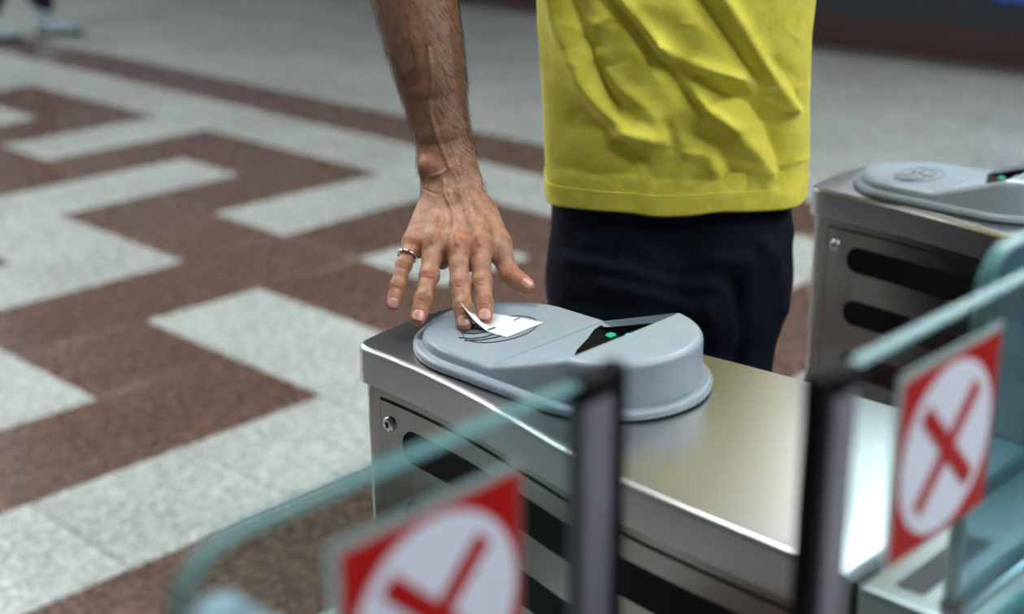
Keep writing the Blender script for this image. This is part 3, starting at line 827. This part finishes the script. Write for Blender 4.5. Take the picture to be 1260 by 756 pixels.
# --- right forearm and hand, one continuous surface
W = at(556, 226, 1.612)
MC = {'pinky': at(509, 297, 1.566), 'ring': at(533, 297, 1.556), 'middle': at(563, 304, 1.550), 'index': at(591, 303, 1.553)}
FING = {
 'pinky':  [MC['pinky'],  at(496.5, 327, 1.548), at(489.5, 351, 1.537), at(483.5, 373, 1.530)],
 'ring':   [MC['ring'],   at(528.5, 339, 1.534), at(520.8, 367, 1.520), at(514.5, 390.5, 1.511)],
 'middle': [MC['middle'], at(566, 350, 1.524), at(569.3, 377, 1.510), at(571, 397.5, 1.5035)],
 'index':  [MC['index'],  at(593.2, 348, 1.530), at(595.6, 372, 1.517), at(596.5, 389.5, 1.5105)]}
FR = {'pinky': (.0098, .0084, .0076, .0066), 'ring': (.0112, .0102, .0090, .0078), 'middle': (.0114, .0106, .0094, .0080), 'index': (.0116, .0104, .0092, .0078)}
THUMB = [at(596, 258, 1.606), at(613, 299, 1.590), at(626, 336.5, 1.578), at(649.5, 352.5, 1.572)]
hx = MC['index']-MC['pinky']; hl = (MC['middle']+MC['ring'])/2-W
dors = np.cross(hl, hx); dors /= np.linalg.norm(dors)
if dors@(np.array([0, 0, HC])-PO-W) < 0: dors = -dors
ELB = at(498, -62, 1.640)
def lerp(a, b_, t): return a+(b_-a)*t
lo = np.array([at(455, 420, 1.45), at(680, 0, 1.45), at(455, -95, 1.72), at(680, 430, 1.72), at(455, 430, 1.55)])
lo, hi = lo.min(0)-0.03, lo.max(0)+0.03
G = SDF(lo, hi, 0.00125)
palm = G.new()
# wrist and palm bones
G.cone(palm, lerp(ELB, W, 0.90), lerp(W, MC['middle'], 0.10), .0285, .0290, 0.01, dors, 1.45)
for nme, woff, r0, r1 in (('pinky', -0.020, .0125, .0120), ('ring', -0.008, .0130, .0122), ('middle', 0.004, .0135, .0125), ('index', 0.015, .0135, .0128)):
    sx = hx/np.linalg.norm(hx)
    a = W+sx*woff-dors*0.006+hl*0.04
    G.cone(palm, a, MC[nme]-dors*0.004, r0, r1, 0.014)
    G.cone(palm, lerp(a, MC[nme], 0.45)-dors*0.010, MC[nme]-dors*0.009, .011, .0095, 0.012)
    G.cone(palm, MC[nme], MC[nme]+dors*0.0005, .0108 if nme != 'pinky' else .0100, .0100 if nme != 'pinky' else .0095, 0.006)
# thumb base muscle
G.cone(palm, W+hx/np.linalg.norm(hx)*0.018-dors*0.008, THUMB[1]-dors*0.006, .0150, .0125, 0.014)
G.cone(palm, lerp(MC['index'], W, 0.35)-dors*0.006, THUMB[1], .0105, .0098, 0.014)
# webs between the fingers
for (na, nb_, wpt, wr_) in (('pinky', 'ring', at(516.5, 309, 1.566), .0062), ('ring', 'middle', at(544.5, 324, 1.560), .0072), ('middle', 'index', at(579, 327, 1.556), .0070)):
    m0 = (MC[na]+MC[nb_])/2-dors*0.010
    G.cone(palm, m0, wpt, .0105, wr_, 0.008)
G.cone(palm, lerp(MC['index'], THUMB[1], 0.45)-dors*0.008, at(606, 314, 1.580), .0085, .0070, 0.010)
# forearm: two-bone oval, muscles, tapering to the wrist
prof = [(0.0, .0440, 1.12), (0.18, .0455, 1.10), (0.40, .0425, 1.10), (0.60, .0372, 1.15), (0.78, .0326, 1.25), (0.92, .0295, 1.38), (1.0, .0285, 1.45)]
arm = G.new()
for (t0, r0, f0), (t1, r1, f1) in zip(prof[:-1], prof[1:]):
    G.cone(arm, lerp(ELB, W, t0), lerp(ELB, W, t1), r0, r1, 0.0, dors, (f0+f1)/2)
G.cone(arm, lerp(ELB, W, 0.05)+np.array([-0.012, 0, 0]), lerp(ELB, W, 0.5)+np.array([-0.004, -0.006, 0]), .034, .026, 0.02)
G.cone(arm, lerp(ELB, W, 0.05)+np.array([0.012, 0.0, 0]), lerp(ELB, W, 0.55)+np.array([0.008, 0.0, 0]), .034, .024, 0.02)
# ulna head bump at the little-finger side of the wrist
ul = at(526, 205, 1.600); G.cone(arm, ul, ul+dors*0.001, .0105, .0105, 0.008)
G.smin(palm, arm, 0.016)
fing = G.new()
for nme, ch in FING.items():
    one = G.new(); R4 = FR[nme]
    base = lerp(ch[0], W, 0.10)-dors*0.002
    G.cone(one, base, ch[0], R4[0]*1.02, R4[0], 0.003)
    for k in range(3):
        a, b_ = ch[k], ch[k+1]
        mid = lerp(a, b_, 0.5)
        rm = (R4[k]+R4[k+1])/2*(0.955 if k < 2 else 1.0)
        G.cone(one, a, mid, R4[k], rm, 0.003); G.cone(one, mid, b_, rm, R4[k+1], 0.003)
    for k in (1, 2): G.cone(one, ch[k]+dors*0.0008, ch[k]-dors*0.0008, R4[k]*1.03, R4[k]*1.03, 0.004)
    d_ = ch[3]-ch[2]; d_ /= np.linalg.norm(d_)
    G.cone(one, lerp(ch[2], ch[3], 0.6)-dors*0.002, ch[3]-dors*0.0012+d_*0.001, R4[3]*0.98, R4[3]*0.94, 0.004)
    G.smin(fing, one, 0.0012)
one = G.new(); TR = (.0145, .0125, .0112, .0078)
for k in range(3):
    a, b_ = THUMB[k], THUMB[k+1]; G.cone(one, a, b_, TR[k], TR[k+1], 0.004)
G.cone(one, lerp(THUMB[2], THUMB[3], 0.35)-np.array([0, 0, .002]), lerp(THUMB[2], THUMB[3], 0.8), .0102, .0086, 0.005)
G.smin(fing, one, 0.002)
G.smin(palm, fing, 0.0075)
HV, HF = G.mesh(palm)
del palm, fing, arm, one
# drop anything but the main surface above the grid's open end is closed inside the sleeve side
# light smoothing of the voxel grain
def smooth(V, Fq, it, lam=0.5):
    nb = np.zeros(len(V))
    for k in range(4): np.add.at(nb, Fq[:, k], 2)
    for _ in range(it):
        S = np.zeros_like(V)
        for k in range(4):
            np.add.at(S, Fq[:, k], V[Fq[:, (k+1) % 4]]+V[Fq[:, k-1]])
        V = V+lam*(S/nb[:, None]-V)
    return V
HV = smooth(HV, HF, 3)
HN = vnormals(HV, HF)
cdir = (np.array([0, 0, HC])-PO)-HV; cdir /= np.linalg.norm(cdir, axis=1, keepdims=True)
facing = np.clip((HN*cdir).sum(1), 0, 1)
hx_, hy_, _ = pxl(HV); HP2 = np.stack([hx_, hy_], 1)
disp = np.zeros(len(HV))
def ridge(line, amp, w_):
    global disp
    disp += amp*np.exp(-(seg_dist(HP2, line)/w_)**2)*np.clip(facing*2, 0, 1)
# tendons
ridge([(538, 262), (534, 285), (532, 297)], 0.0016, 3.2)
ridge([(553, 238), (558, 270), (563, 300)], 0.0019, 3.2)
ridge([(566, 240), (578, 272), (590, 300)], 0.0019, 3.2)
ridge([(528, 258), (516, 282), (509, 296)], .0009, 3.2)
# veins
ridge([(546, 222), (546, 238), (543, 254), (544, 272), (540, 284)], 0.0019, 1.7)
ridge([(546, 238), (553, 252), (560, 266), (564, 280)], 0.0015, 1.5)
ridge([(530, 252), (534, 268), (529, 284)], .0008, 1.6)
ridge([(580, 246), (584, 268), (582, 284), (575, 294)], 0.0015, 1.6)
ridge([(598, 262), (592, 282), (587, 292)], .0008, 1.7)
ridge([(532, 217), (542, 214), (552, 208), (560, 196)], .0008, 1.9)
ridge([(527, 60), (532, 100), (529, 140), (540, 175), (552, 205)], .0013, 2.6)
ridge([(552, 30), (556, 80), (566, 130), (573, 170)], .0011, 3.0)
# valleys between the knuckles
ridge([(520, 288), (519, 306)], -.0016, 4.0); ridge([(548, 290), (547, 312)], -.0016, 4.2); ridge([(577, 292), (577, 314)], -.0014, 4.0)
# wrist creases
ridge([(522, 233), (538, 240), (548, 236)], -.0006, 1.4)
# wrinkles across the finger joints
for nme, ch in FING.items():
    for k, wd in ((1, 8.5), (2, 7.0)):
        c = np.array(pxl(ch[k])[:2]); a = np.array(pxl(ch[k-1])[:2]); t = c-a; t /= np.linalg.norm(t); nn = np.array([-t[1], t[0]])
        for s, am in ((-3.2, -.00045), (-0.6, -.0006), (2.2, -.00045)):
            cc = c+t*s
            ridge([tuple(cc-nn*wd), tuple(cc+t*1.4*np.sign(s)), tuple(cc+nn*wd)], am, 0.95)
c = np.array(pxl(THUMB[2])[:2])
for s in (-3, 0, 3): ridge([(c[0]-6, c[1]-4+s), (c[0]+8, c[1]-8+s)], -.0005, 1.1)
HV = HV+HN*disp[:, None]
# skin tone: ruddier knuckles and fingertips, brown hairy forearm
tone = np.zeros((len(HV), 4), np.float32); tone[:, 3] = 1
def blush(px, py, r, am):
    tone[:, 0] += am*np.exp(-((hx_-px)**2+(hy_-py)**2)/(r*r))
for nme, ch in FING.items():
    for k, am, r in ((0, .22, 10), (1, .42, 7), (2, .3, 6), (3, .75, 11)):
        x, y, _ = pxl(ch[k]); blush(x, y, r, am)
x, y, _ = pxl(THUMB[3]); blush(x, y, 15, .6); x, y, _ = pxl(THUMB[2]); blush(x, y, 12, .35)
blush(563, 292, 10, .25); blush(590, 298, 11, .22); blush(512, 300, 12, .2); blush(524, 205, 11, .4)
tone[:, 0] = np.clip(tone[:, 0], 0, 0.85)
hair_w = np.clip((228-hy_)/75, 0, 1)
tone[:, 1] = 0.72*hair_w
tone = np.clip(tone, 0, 1)

# --- rest of the body under the clothes (coarse), with neck and head
ZH = 0.982                                         # shirt hem height
C = SDF((-0.30, -0.42, 0.80), (0.30, 0.36, 1.86), 0.007)
bd = C.new()
SHR, SHL = np.array([-0.165, 0.0, 1.385]), np.array([0.165, 0.03, 1.385])
C.cone(bd, (0, 0, 0.98), (0, 0, 1.10), .10, .10, .03, (0, 1, 0), 1.35)
C.cone(bd, (0, 0, 1.08), (0, 0.0, 1.30), .11, .12, .04, (0, 1, 0), 1.4)
C.cone(bd, SHR+np.array([.03, 0, 0]), SHL-np.array([.03, 0, 0]), .055, .055, .04)
C.cone(bd, (0, 0.015, 1.38), (0, -0.005, 1.53), .056, .052, .03)
C.cone(bd, (0, 0.0, 1.60), (0, 0.005, 1.70), .072, .080, .02)
C.cone(bd, (0, -0.035, 1.56), (0, -0.04, 1.62), .045, .055, .02)
C.cone(bd, (0, -0.085, 1.645), (0, -0.108, 1.600), .010, .014, .008)
for s in (-1, 1):
    C.cone(bd, (s*.078, 0.01, 1.605), (s*.082, 0.016, 1.645), .012, .016, .005)
    C.cone(bd, (s*.012, -0.092, 1.565), (s*.024, -0.086, 1.565), .009, .007, .006)
    C.cone(bd, (s*.035, -0.072, 1.665), (s*.02, -0.082, 1.668), .012, .012, .012)
# left arm folded behind the back
LE = np.array([0.135, 0.215, 1.17]); LW = np.array([0.0, 0.225, 1.05])
C.cone(bd, SHL, LE, .050, .042, .02); C.cone(bd, LE, LW, .042, .030, .01)
C.cone(bd, LW, LW+np.array([-.05, -.005, -.02]), .034, .036, .01, (0, 1, 0), 1.8)
for k in range(4):
    b0 = LW+np.array([-.07, -.005, -.050+.021*k]); C.cone(bd, b0, b0+np.array([-.05-.01*(k in (1, 2)), .004, -.012]), .0098, .0085, .004)
C.cone(bd, LW+np.array([-.03, -.0, .015]), LW+np.array([-.08, .0, .048]), .012, .0098, .006)
# right upper arm down to the modelled forearm
C.cone(bd, SHR, lerp(ELB, W, 0.02), .052, .044, .02)
BV, BF = C.mesh(bd); BV = smooth(BV, BF, 2)
# keep the coarse upper arm out of the fine forearm's way is not needed: it ends inside it
V_all = np.concatenate([HV, BV]); F_all = np.concatenate([HF, BF+len(HV)])
tone_b = np.zeros((len(BV), 4), np.float32); tone_b[:, 1] = 0.5; tone_b[:, 3] = 1
me = np_mesh('body', V_all, F_all, M['skin'])
ca = me.color_attributes.new('tone', 'FLOAT_COLOR', 'POINT'); ca.data.foreach_set('color', np.concatenate([tone, tone_b]).ravel())
body = link(bpy.data.objects.new('body', me), person)

# fingernails
def surf(px, py):
    d = np.hypot(hx_-px, hy_-py); k = np.where(d < 2.2)[0]
    _, _, dep = pxl(HV[k]); j = k[np.argsort(dep)[:max(3, len(k)//6)]]
    n_ = HN[j].mean(0); return HV[j].mean(0), n_/np.linalg.norm(n_)
def nail(px, py, axis, wn, ln, parent=person):
    p, n_ = surf(px, py)
    ax = axis-n_*(axis@n_); ax /= np.linalg.norm(ax); sd = np.cross(n_, ax)
    V = []; Fc = []; nu, nv_ = 9, 9
    for i in range(nu):
        for j in range(nv_):
            a = -1+2*i/(nu-1); c = -1+2*j/(nv_-1)
            a2 = a*math.sqrt(1-0.42*c*c); c2 = c*math.sqrt(1-0.42*a*a)
            h = 0.0006-0.0021*a2*a2-0.0005*c2*c2
            V.append(p+sd*a2*wn+ax*c2*ln+n_*h)
    for i in range(nu-1):
        for j in range(nv_-1): Fc.append((i*nv_+j, (i+1)*nv_+j, (i+1)*nv_+j+1, i*nv_+j+1))
    k = len(V); V += [v-n_*0.0012 for v in V]
    Fc += [tuple(k+q for q in f[::-1]) for f in Fc]
    bd_ = [(i, 0) for i in range(nu)]+[(nu-1, j) for j in range(1, nv_)]+[(i, nv_-1) for i in range(nu-2, -1, -1)]+[(0, j) for j in range(nv_-2, 0, -1)]
    for (a, c), (a3, c3) in zip(bd_, bd_[1:]+bd_[:1]): Fc.append((a*nv_+c, k+a*nv_+c, k+a3*nv_+c3, a3*nv_+c3))
    o = mesh_obj('fingernail', V, Fc, M['nail'], parent, smooth=True)
for nme, (px, py) in {'pinky': (484.5, 371.5), 'ring': (515.5, 387), 'middle': (571.5, 393), 'index': (596.5, 386)}.items():
    ch = FING[nme]; nail(px, py, ch[3]-ch[2], FR[nme][3]*0.86, 0.0060 if nme != 'pinky' else 0.0052)
nail(649.5, 347, THUMB[3]-THUMB[2], 0.0050, 0.0066)

# ring on the little finger
a, b_ = FING['pinky'][0], FING['pinky'][1]; c = lerp(a, b_, 0.62); t = (b_-a)/np.linalg.norm(b_-a)
u = np.cross(t, dors); u /= np.linalg.norm(u); w_ = np.cross(u, t)
V = []; Fc = []; n = 40
for k in range(n):
    an = 2*math.pi*k/n; rd = math.cos(an)*u+math.sin(an)*w_
    for (dr, dt) in ((0.0, -.0014), (.0011, -.0012), (.0014, 0), (.0011, .0012), (0.0, .0014)): V.append(c+rd*(.0106+dr)+t*dt)
for k in range(n):
    for q in range(5): Fc.append((k*5+q, k*5+(q+1) % 5, ((k+1) % n)*5+(q+1) % 5, ((k+1) % n)*5+q))
o = mesh_obj('finger_ring', V, Fc, M['silver'], person, smooth=True); o['label'] = 'thin silver ring'

# forearm hair
idx = np.where((hy_ < 250) & (facing > -0.1))[0]
wgt = np.clip((262-hy_[idx])/110, 0.04, 1); wgt /= wgt.sum()
pick = RNG.choice(idx, 9000, p=wgt)
V = np.zeros((9000, 9, 3)); ad_ = (W-ELB)/np.linalg.norm(W-ELB)
sidev = np.cross(HN[pick], ad_)
jit = RNG.normal(0, 0.35, (9000, 1)); ln = RNG.uniform(.007, .016, (9000, 1))
gd = ad_+sidev*(jit+0.35)+RNG.normal(0, .12, (9000, 3)); gd -= HN[pick]*(gd*HN[pick]).sum(1, keepdims=True); gd /= np.linalg.norm(gd, axis=1, keepdims=True)
p0 = HV[pick]-HN[pick]*0.0004; rad = 0.00012
for s in range(3):
    tt = (0, 0.5, 1.0)[s]
    ctr = p0+gd*ln*tt+HN[pick]*ln*(0.42*tt-0.18*tt*tt); r = rad*(1-0.75*tt)
    for k in range(3):
        an = 2*math.pi*k/3; V[:, s*3+k] = ctr+r*(math.cos(an)*HN[pick]+math.sin(an)*np.cross(gd, HN[pick]))
Fh = []
for s in range(2):
    for k in range(3): Fh.append((s*3+k, s*3+(k+1) % 3, s*3+3+(k+1) % 3, s*3+3+k))
Fh = np.array(Fh); FF = (Fh[None]+9*np.arange(9000)[:, None, None]).reshape(-1, 4)
me = np_mesh('arm_hair', V.reshape(-1, 3), FF, M['arm_hair']); o = link(bpy.data.objects.new('arm_hair', me), person); o['kind'] = 'stuff'

# --- hair and eyes
C2 = SDF((-0.12, -0.14, 1.52), (0.12, 0.13, 1.83), 0.006); hd = C2.new()
C2.cone(hd, (0, 0.012, 1.69), (0, 0.018, 1.715), .088, .084, .01); C2.cone(hd, (0, 0.045, 1.60), (0, 0.035, 1.68), .058, .074, .02)
hv, hf = C2.mesh(hd); hv = smooth(hv, hf, 2)
link(bpy.data.objects.new('hair', np_mesh('hair', hv, hf, M['hair'])), person)
for s in (-1, 1):
    bm = bmesh.new(); bmesh.ops.create_uvsphere(bm, u_segments=12, v_segments=8, radius=0.0125, matrix=Matrix.Translation((s*.031, -0.080, 1.648)))
    bm_obj('eye', bm, M['eye_white'], person, True)

# --- t-shirt
nA, zs = 300, None
rows_z = list(np.linspace(ZH, ZH+0.026, 9))+list(np.linspace(ZH+0.0275, 1.30, 150))+list(np.linspace(1.305, 1.47, 34))
def halfw(z):
    a = np.interp(z, [0.98, 1.02, 1.10, 1.18, 1.24, 1.30, 1.37, 1.42, 1.455, 1.47], [.1735, .1735, .1705, .1705, .174, .180, .190, .165, .095, .068])
    b_ = np.interp(z, [0.98, 1.02, 1.10, 1.18, 1.24, 1.30, 1.37, 1.42, 1.455, 1.47], [.108, .110, .116, .122, .124, .124, .112, .090, .068, .060])
    return a, b_
SV = []
for z in rows_z:
    a, b_ = halfw(z)
    cx = np.interp(z, [0.98, 1.05, 1.2, 1.32], [0.004, 0.001, -0.003, 0.0])
    for k in range(nA):
        an = 2*math.pi*k/nA; ca_, sa = math.cos(an), math.sin(an); e = 2/2.35
        SV.append((cx+a*math.copysign(abs(ca_)**e, ca_), b_*math.copysign(abs(sa)**e, sa), z))
SV = np.array(SV); nR = len(rows_z)
SF = np.array([(k*nA+i, k*nA+(i+1) % nA, (k+1)*nA+(i+1) % nA, (k+1)*nA+i) for k in range(nR-1) for i in range(nA)])
SN = vnormals(SV, SF)
if (SN[:, :2]*SV[:, :2]).sum() < 0: SN = -SN; SF = SF[:, ::-1]
sx_, sy_, _ = pxl(SV); P2 = np.stack([sx_, sy_], 1)
front = np.clip((-SV[:, 1]-0.012)/0.055, 0, 1)
dsp = np.zeros(len(SV))
def fold(line, amp, w_):
    global dsp
    d = seg_dist(P2, line); dsp += front*1.75*amp*np.exp(-(d/w_)**(1.35 if amp < 0 else 1.6))
# ridges
fold([(735, -60), (760, -5), (790, 32), (812, 56), (842, 76), (880, 88), (912, 96)], .0070, 10)
fold([(812, 58), (832, 86), (852, 112), (876, 136), (905, 158)], .0055, 8)
fold([(672, -40), (686, 22), (703, 62), (716, 100), (738, 132), (768, 160), (800, 166)], .0075, 13)
fold([(850, -60), (890, 0), (912, 34), (932, 68), (950, 96), (964, 118), (974, 132)], .0075, 10)
fold([(735, 70), (760, 108), (790, 128), (812, 150)], .0040, 11)
fold([(858, 128), (886, 146), (910, 166), (930, 188), (948, 212)], .0060, 14)
fold([(760, 165), (795, 172), (818, 172), (822, 178)], .0050, 8)
fold([(838, 170), (846, 186), (872, 190), (880, 210)], .0045, 10)
fold([(905, 92), (930, 104), (944, 112)], .0040, 8)
# valleys
fold([(715, -70), (748, -5), (775, 27), (800, 62), (826, 92), (852, 128)], -.0080, 9)
fold([(690, -60), (700, 0), (716, 42), (731, 76), (746, 108), (760, 134)], -.0075, 12)
fold([(716, 138), (742, 154), (772, 178), (790, 200)], -.0055, 12)
fold([(840, -50), (866, 4), (890, 36), (910, 62), (926, 92), (938, 108)], -.0085, 11)
fold([(832, 78), (856, 98), (892, 118), (926, 128), (946, 154), (958, 184), (966, 214), (972, 226)], -.0085, 13)
fold([(850, 166), (880, 180), (896, 202), (906, 226)], -.0055, 11)
fold([(818, 150), (826, 166), (824, 182)], -.0045, 6)
fold([(668, 122), (690, 132), (704, 150)], -.0030, 12)
fold([(955, 75), (975, 100), (988, 128)], -.0045, 9)
fold([(690, 205), (730, 216), (780, 214)], -.0018, 9); fold([(850, 222), (880, 224), (905, 222)], -.0018, 8)
fold([(780, 0), (830, 10), (860, 30)], .0025, 22)
for k in range(60):            # small crumples
    x0, y0 = RNG.uniform(675, 985), RNG.uniform(20, 232); an = RNG.uniform(-0.5, 0.9); L_ = RNG.uniform(12, 34)
    fold([(x0, y0), (x0+L_*math.cos(an), y0+L_*math.sin(an))], RNG.choice([-1, 1])*RNG.uniform(.0004, .0011), RNG.uniform(3, 6.5))
ang = np.arctan2(SV[:, 1], SV[:, 0])
dsp += (1-front)*0.004*np.sin(ang*9+SV[:, 2]*14)
hemk = np.clip((ZH+0.027-SV[:, 2])/0.002, 0, 1)
dsp *= np.clip((SV[:, 2]-ZH)/0.05, 0.18, 1)
dsp += 0.0011*hemk+0.0012*np.sin(ang*13+1)*np.clip(1-(SV[:, 2]-ZH)/0.05, 0, 1)
SV2 = SV+SN*dsp[:, None]
SV2[:, 2] += 0.0025*np.sin(ang*5+0.7)*np.clip(1-(SV[:, 2]-ZH)/0.06, 0, 1)
inner = SV2[:nA]-SN[:nA]*0.0022; inner[:, 2] += 0.0004; up = inner.copy(); up[:, 2] += 0.05
Vs = np.concatenate([SV2, inner, up]); b0 = len(SV2)
Fx = [(i, b0+i, b0+(i+1) % nA, (i+1) % nA) for i in range(nA)]+[(b0+i, b0+nA+i, b0+nA+(i+1) % nA, b0+(i+1) % nA) for i in range(nA)]
me = np_mesh('t_shirt', Vs, np.concatenate([SF, np.array(Fx)]), M['yellow'])
shirt = link(bpy.data.objects.new('t_shirt', me), person); shirt['label'] = 'plain bright yellow t-shirt'
hl_ = [tuple(SV2[8*nA+i]+SN[8*nA+i]*0.0003) for i in range(nA)]
tube('hem_seam', hl_, 0.0007, M['yellow'], shirt, 5, True)
for nme, s0, s1 in (('sleeve', SHR, lerp(SHR, lerp(ELB, W, 0.02), 0.55)), ('sleeve', SHL, lerp(SHL, LE, 0.65))):
    ax = (s1-s0)/np.linalg.norm(s1-s0); u = np.cross(ax, [0, 1, 0.1]); u /= np.linalg.norm(u); w_ = np.cross(ax, u); V = []; Fc = []
    for i in range(14):
        t = i/13; c = lerp(s0-ax*0.03, s1, t); r = .072-.008*t
        for k in range(28):
            an = 2*math.pi*k/28; V.append(c+(r+.002*math.sin(an*5+i*.6))*(math.cos(an)*u+math.sin(an)*w_))
    for i in range(13):
        for k in range(28): Fc.append((i*28+k, i*28+(k+1) % 28, (i+1)*28+(k+1) % 28, (i+1)*28+k))
    mesh_obj(nme, V, Fc, M['yellow'], shirt, smooth=True)

# --- trousers
J = SDF((-0.24, -0.20, 0.03), (0.24, 0.20, 1.06), 0.0055); jd = J.new()
J.cone(jd, (-.055, 0.004, 0.86), (-.055, 0.004, 1.04), .108, .103, .03, (0, 1, 0), 1.13)
J.cone(jd, (.055, 0.004, 0.86), (.055, 0.004, 1.04), .108, .103, .03, (0, 1, 0), 1.13)
lg = J.new(); KR, KL = np.array([-.060, -.015, 0.47]), np.array([.060, .01, 0.47])
J.cone(lg, (-.062, 0, 0.86), KR, .098, .066, .015); J.cone(lg, KR, (-.07, .01, 0.07), .066, .056, .015)
lg2 = J.new()
J.cone(lg2, (.062, 0.008, 0.86), KL, .097, .066, .015); J.cone(lg2, KL, (.085, .03, 0.07), .066, .056, .015)
J.smin(lg, lg2, 0.004); J.smin(jd, lg, 0.03)
jv, jf = J.mesh(jd); jv = smooth(jv, jf, 3); jn = vnormals(jv, jf)
jx, jy, _ = pxl(jv); JP = np.stack([jx, jy], 1); jfr = np.clip(-jn[:, 1]*2, 0, 1)
jd_ = np.zeros(len(jv))
for line, am, w_ in (([(700, 320), (760, 330), (830, 350), (880, 352)], .004, 8), ([(740, 350), (800, 362), (850, 380)], .004, 8), ([(720, 300), (770, 296), (800, 310)], .003, 9),
                     ([(990, 260), (940, 330), (915, 365), (905, 420)], .006, 10), ([(905, 350), (912, 400), (908, 450)], -.008, 9), ([(770, 272), (757, 300), (752, 318)], -.003, 4),
                     ([(830, 330), (870, 320), (920, 322)], .004, 9), ([(700, 372), (740, 378), (780, 382)], -.003, 6), ([(940, 300), (960, 340), (965, 380)], .004, 9), ([(870, 380), (885, 410), (880, 450)], .004, 10)):
    jd_ += jfr*1.35*am*np.exp(-(seg_dist(JP, line)/w_)**2)
jd_ += .0012*np.sin(jv[:, 2]*60+jv[:, 0]*25)*jfr
jv = jv+jn*jd_[:, None]
tr = link(bpy.data.objects.new('trousers', np_mesh('trousers', jv, jf, M['navy'])), person); tr['label'] = 'dark navy trousers'
def shoe(name, x, y, rz, parent, upper, sole, sc=1.0, high=0.0):
    Q = SDF((-0.07, -0.22, -0.01), (0.07, 0.12, 0.17+high), 0.006); q = Q.new()
    Q.cone(q, (0, 0.04, 0.055), (0, -0.02, 0.05), .042, .040, .02); Q.cone(q, (0, -0.02, 0.045), (0.006, -0.13, 0.035), .040, .034, .02)
    Q.cone(q, (0, 0.04, 0.06), (0, 0.035, 0.105), .040, .042, .015)
    if high: Q.cone(q, (0, 0.035, 0.105), (0, 0.035, 0.105+high), .044, .050, .015)
    V_, F_ = Q.mesh(q); V_ = smooth(V_, F_, 2); V_[:, 2] = np.maximum(V_[:, 2], 0.012)
    V_ = V_*sc; c_, s_ = math.cos(rz), math.sin(rz)
    R2 = np.array([[c_, -s_, 0], [s_, c_, 0], [0, 0, 1]])
    V_ = V_@R2.T+np.array([x, y, 0])
    s_o = link(bpy.data.objects.new(name, np_mesh(name, V_, F_, upper)), parent)
    pts = []
    for a in np.linspace(0, 180, 14): pts.append((.046*math.cos(math.radians(a)), .04+.046*math.sin(math.radians(a))))
    for a in np.linspace(180, 360, 14): pts.append((.004+.044*math.cos(math.radians(a)), -.128+.044*math.sin(math.radians(a))))
    P3 = (np.array([(p[0], p[1], 0) for p in pts])*sc)@R2.T+np.array([x, y, 0])
    prism_rings('sole', [[(p[0], p[1], 0.0) for p in P3], [(p[0], p[1], (0.020+0.25*high)*sc) for p in P3]], sole, s_o)
shoe('shoe', -.072, -0.01, -0.1, person, M['shoe_pale'], M['sole_dark']); shoe('shoe', .086, 0.015, 0.15, person, M['shoe_pale'], M['sole_dark'])

# ------------------------------------------------------------------ passer-by in the far background (only the shoe and trouser leg show)
wp = np.array([4.55, 8.90, 0.0])
walker = empty('person', tuple(wp), math.radians(44))
tag(walker, 'distant blurred passer-by in dark trousers and pale shoes at the top left', 'person')
K2 = SDF((-0.36, -0.45, 0.0), (0.36, 0.45, 1.86), 0.014); kd = K2.new()
for s in (-1, 1):
    K2.cone(kd, (s*.10, -.14*s, 0.22), (s*.09, -.06*s-.01, 0.47), .072, .074, .0)
    K2.cone(kd, (s*.09, -.06*s-.01, 0.47), (s*.085, 0, 0.90), .074, .092, .02)
    K2.cone(kd, (s*.20, 0, 1.42), (s*.24, .06*s, 1.14), .050, .042, .02); K2.cone(kd, (s*.24, .06*s, 1.14), (s*.24, -.02+.10*s, 0.92), .042, .030, .01)
    K2.cone(kd, (s*.24, -.02+.10*s, 0.92), (s*.235, -.03+.11*s, 0.82), .032, .022, .01, (1, 0, 0), 1.6)
K2.cone(kd, (0, 0, 0.90), (0, 0, 1.05), .135, .125, .03, (0, 1, 0), 1.25)
K2.cone(kd, (0, 0, 1.05), (0, 0, 1.36), .130, .155, .05, (0, 1, 0), 1.35); K2.cone(kd, (-.15, 0, 1.42), (.15, 0, 1.42), .06, .06, .03)
K2.cone(kd, (0, 0, 1.42), (0, -.01, 1.58), .055, .052, .02); K2.cone(kd, (0, -.01, 1.63), (0, 0, 1.73), .075, .085, .02)
K2.cone(kd, (0, -.08, 1.68), (0, -.10, 1.64), .012, .015, .01)
kv, kf = K2.mesh(kd); kv = smooth(kv, kf, 2)
me = np_mesh('body', kv, kf, M['dark_trouser']); me.materials.append(M['grey_cloth']); me.materials.append(M['skin'])
fz = kv[kf].mean(1); mi = np.where(fz[:, 2] > 1.50, 2, np.where((fz[:, 2] > 1.0) | (np.abs(fz[:, 0]) > .19), 1, 0)); mi[(np.abs(fz[:, 0]) > .19) & (fz[:, 2] < 0.93)] = 2
me.polygons.foreach_set('material_index', mi.astype(np.int32))
link(bpy.data.objects.new('body', me), walker)
shoe('shoe', -.10, .17, 0.0, walker, M['shoe_pale'], M['sole_dark'], 1.2, 0.06); shoe('shoe', .10, -.17, 0.0, walker, M['shoe_pale'], M['sole_dark'], 1.2, 0.06)

# blue notice high on the dark wall, its lower edge at the top right corner of the view
ns_ = empty('wall_notice', (WALL_U, 3.47, 0.386))
box('board', -0.022, -0.001, -0.28, 0.28, -0.02, 0.36, M['blue_sign'], ns_, bev=0.003, seg=1)
box('board_frame', -0.016, -0.0005, -0.295, 0.295, -0.030, 0.375, M['black_plastic'], ns_)
tag(ns_, 'blue notice board on the dark wall at the top right corner', 'notice')
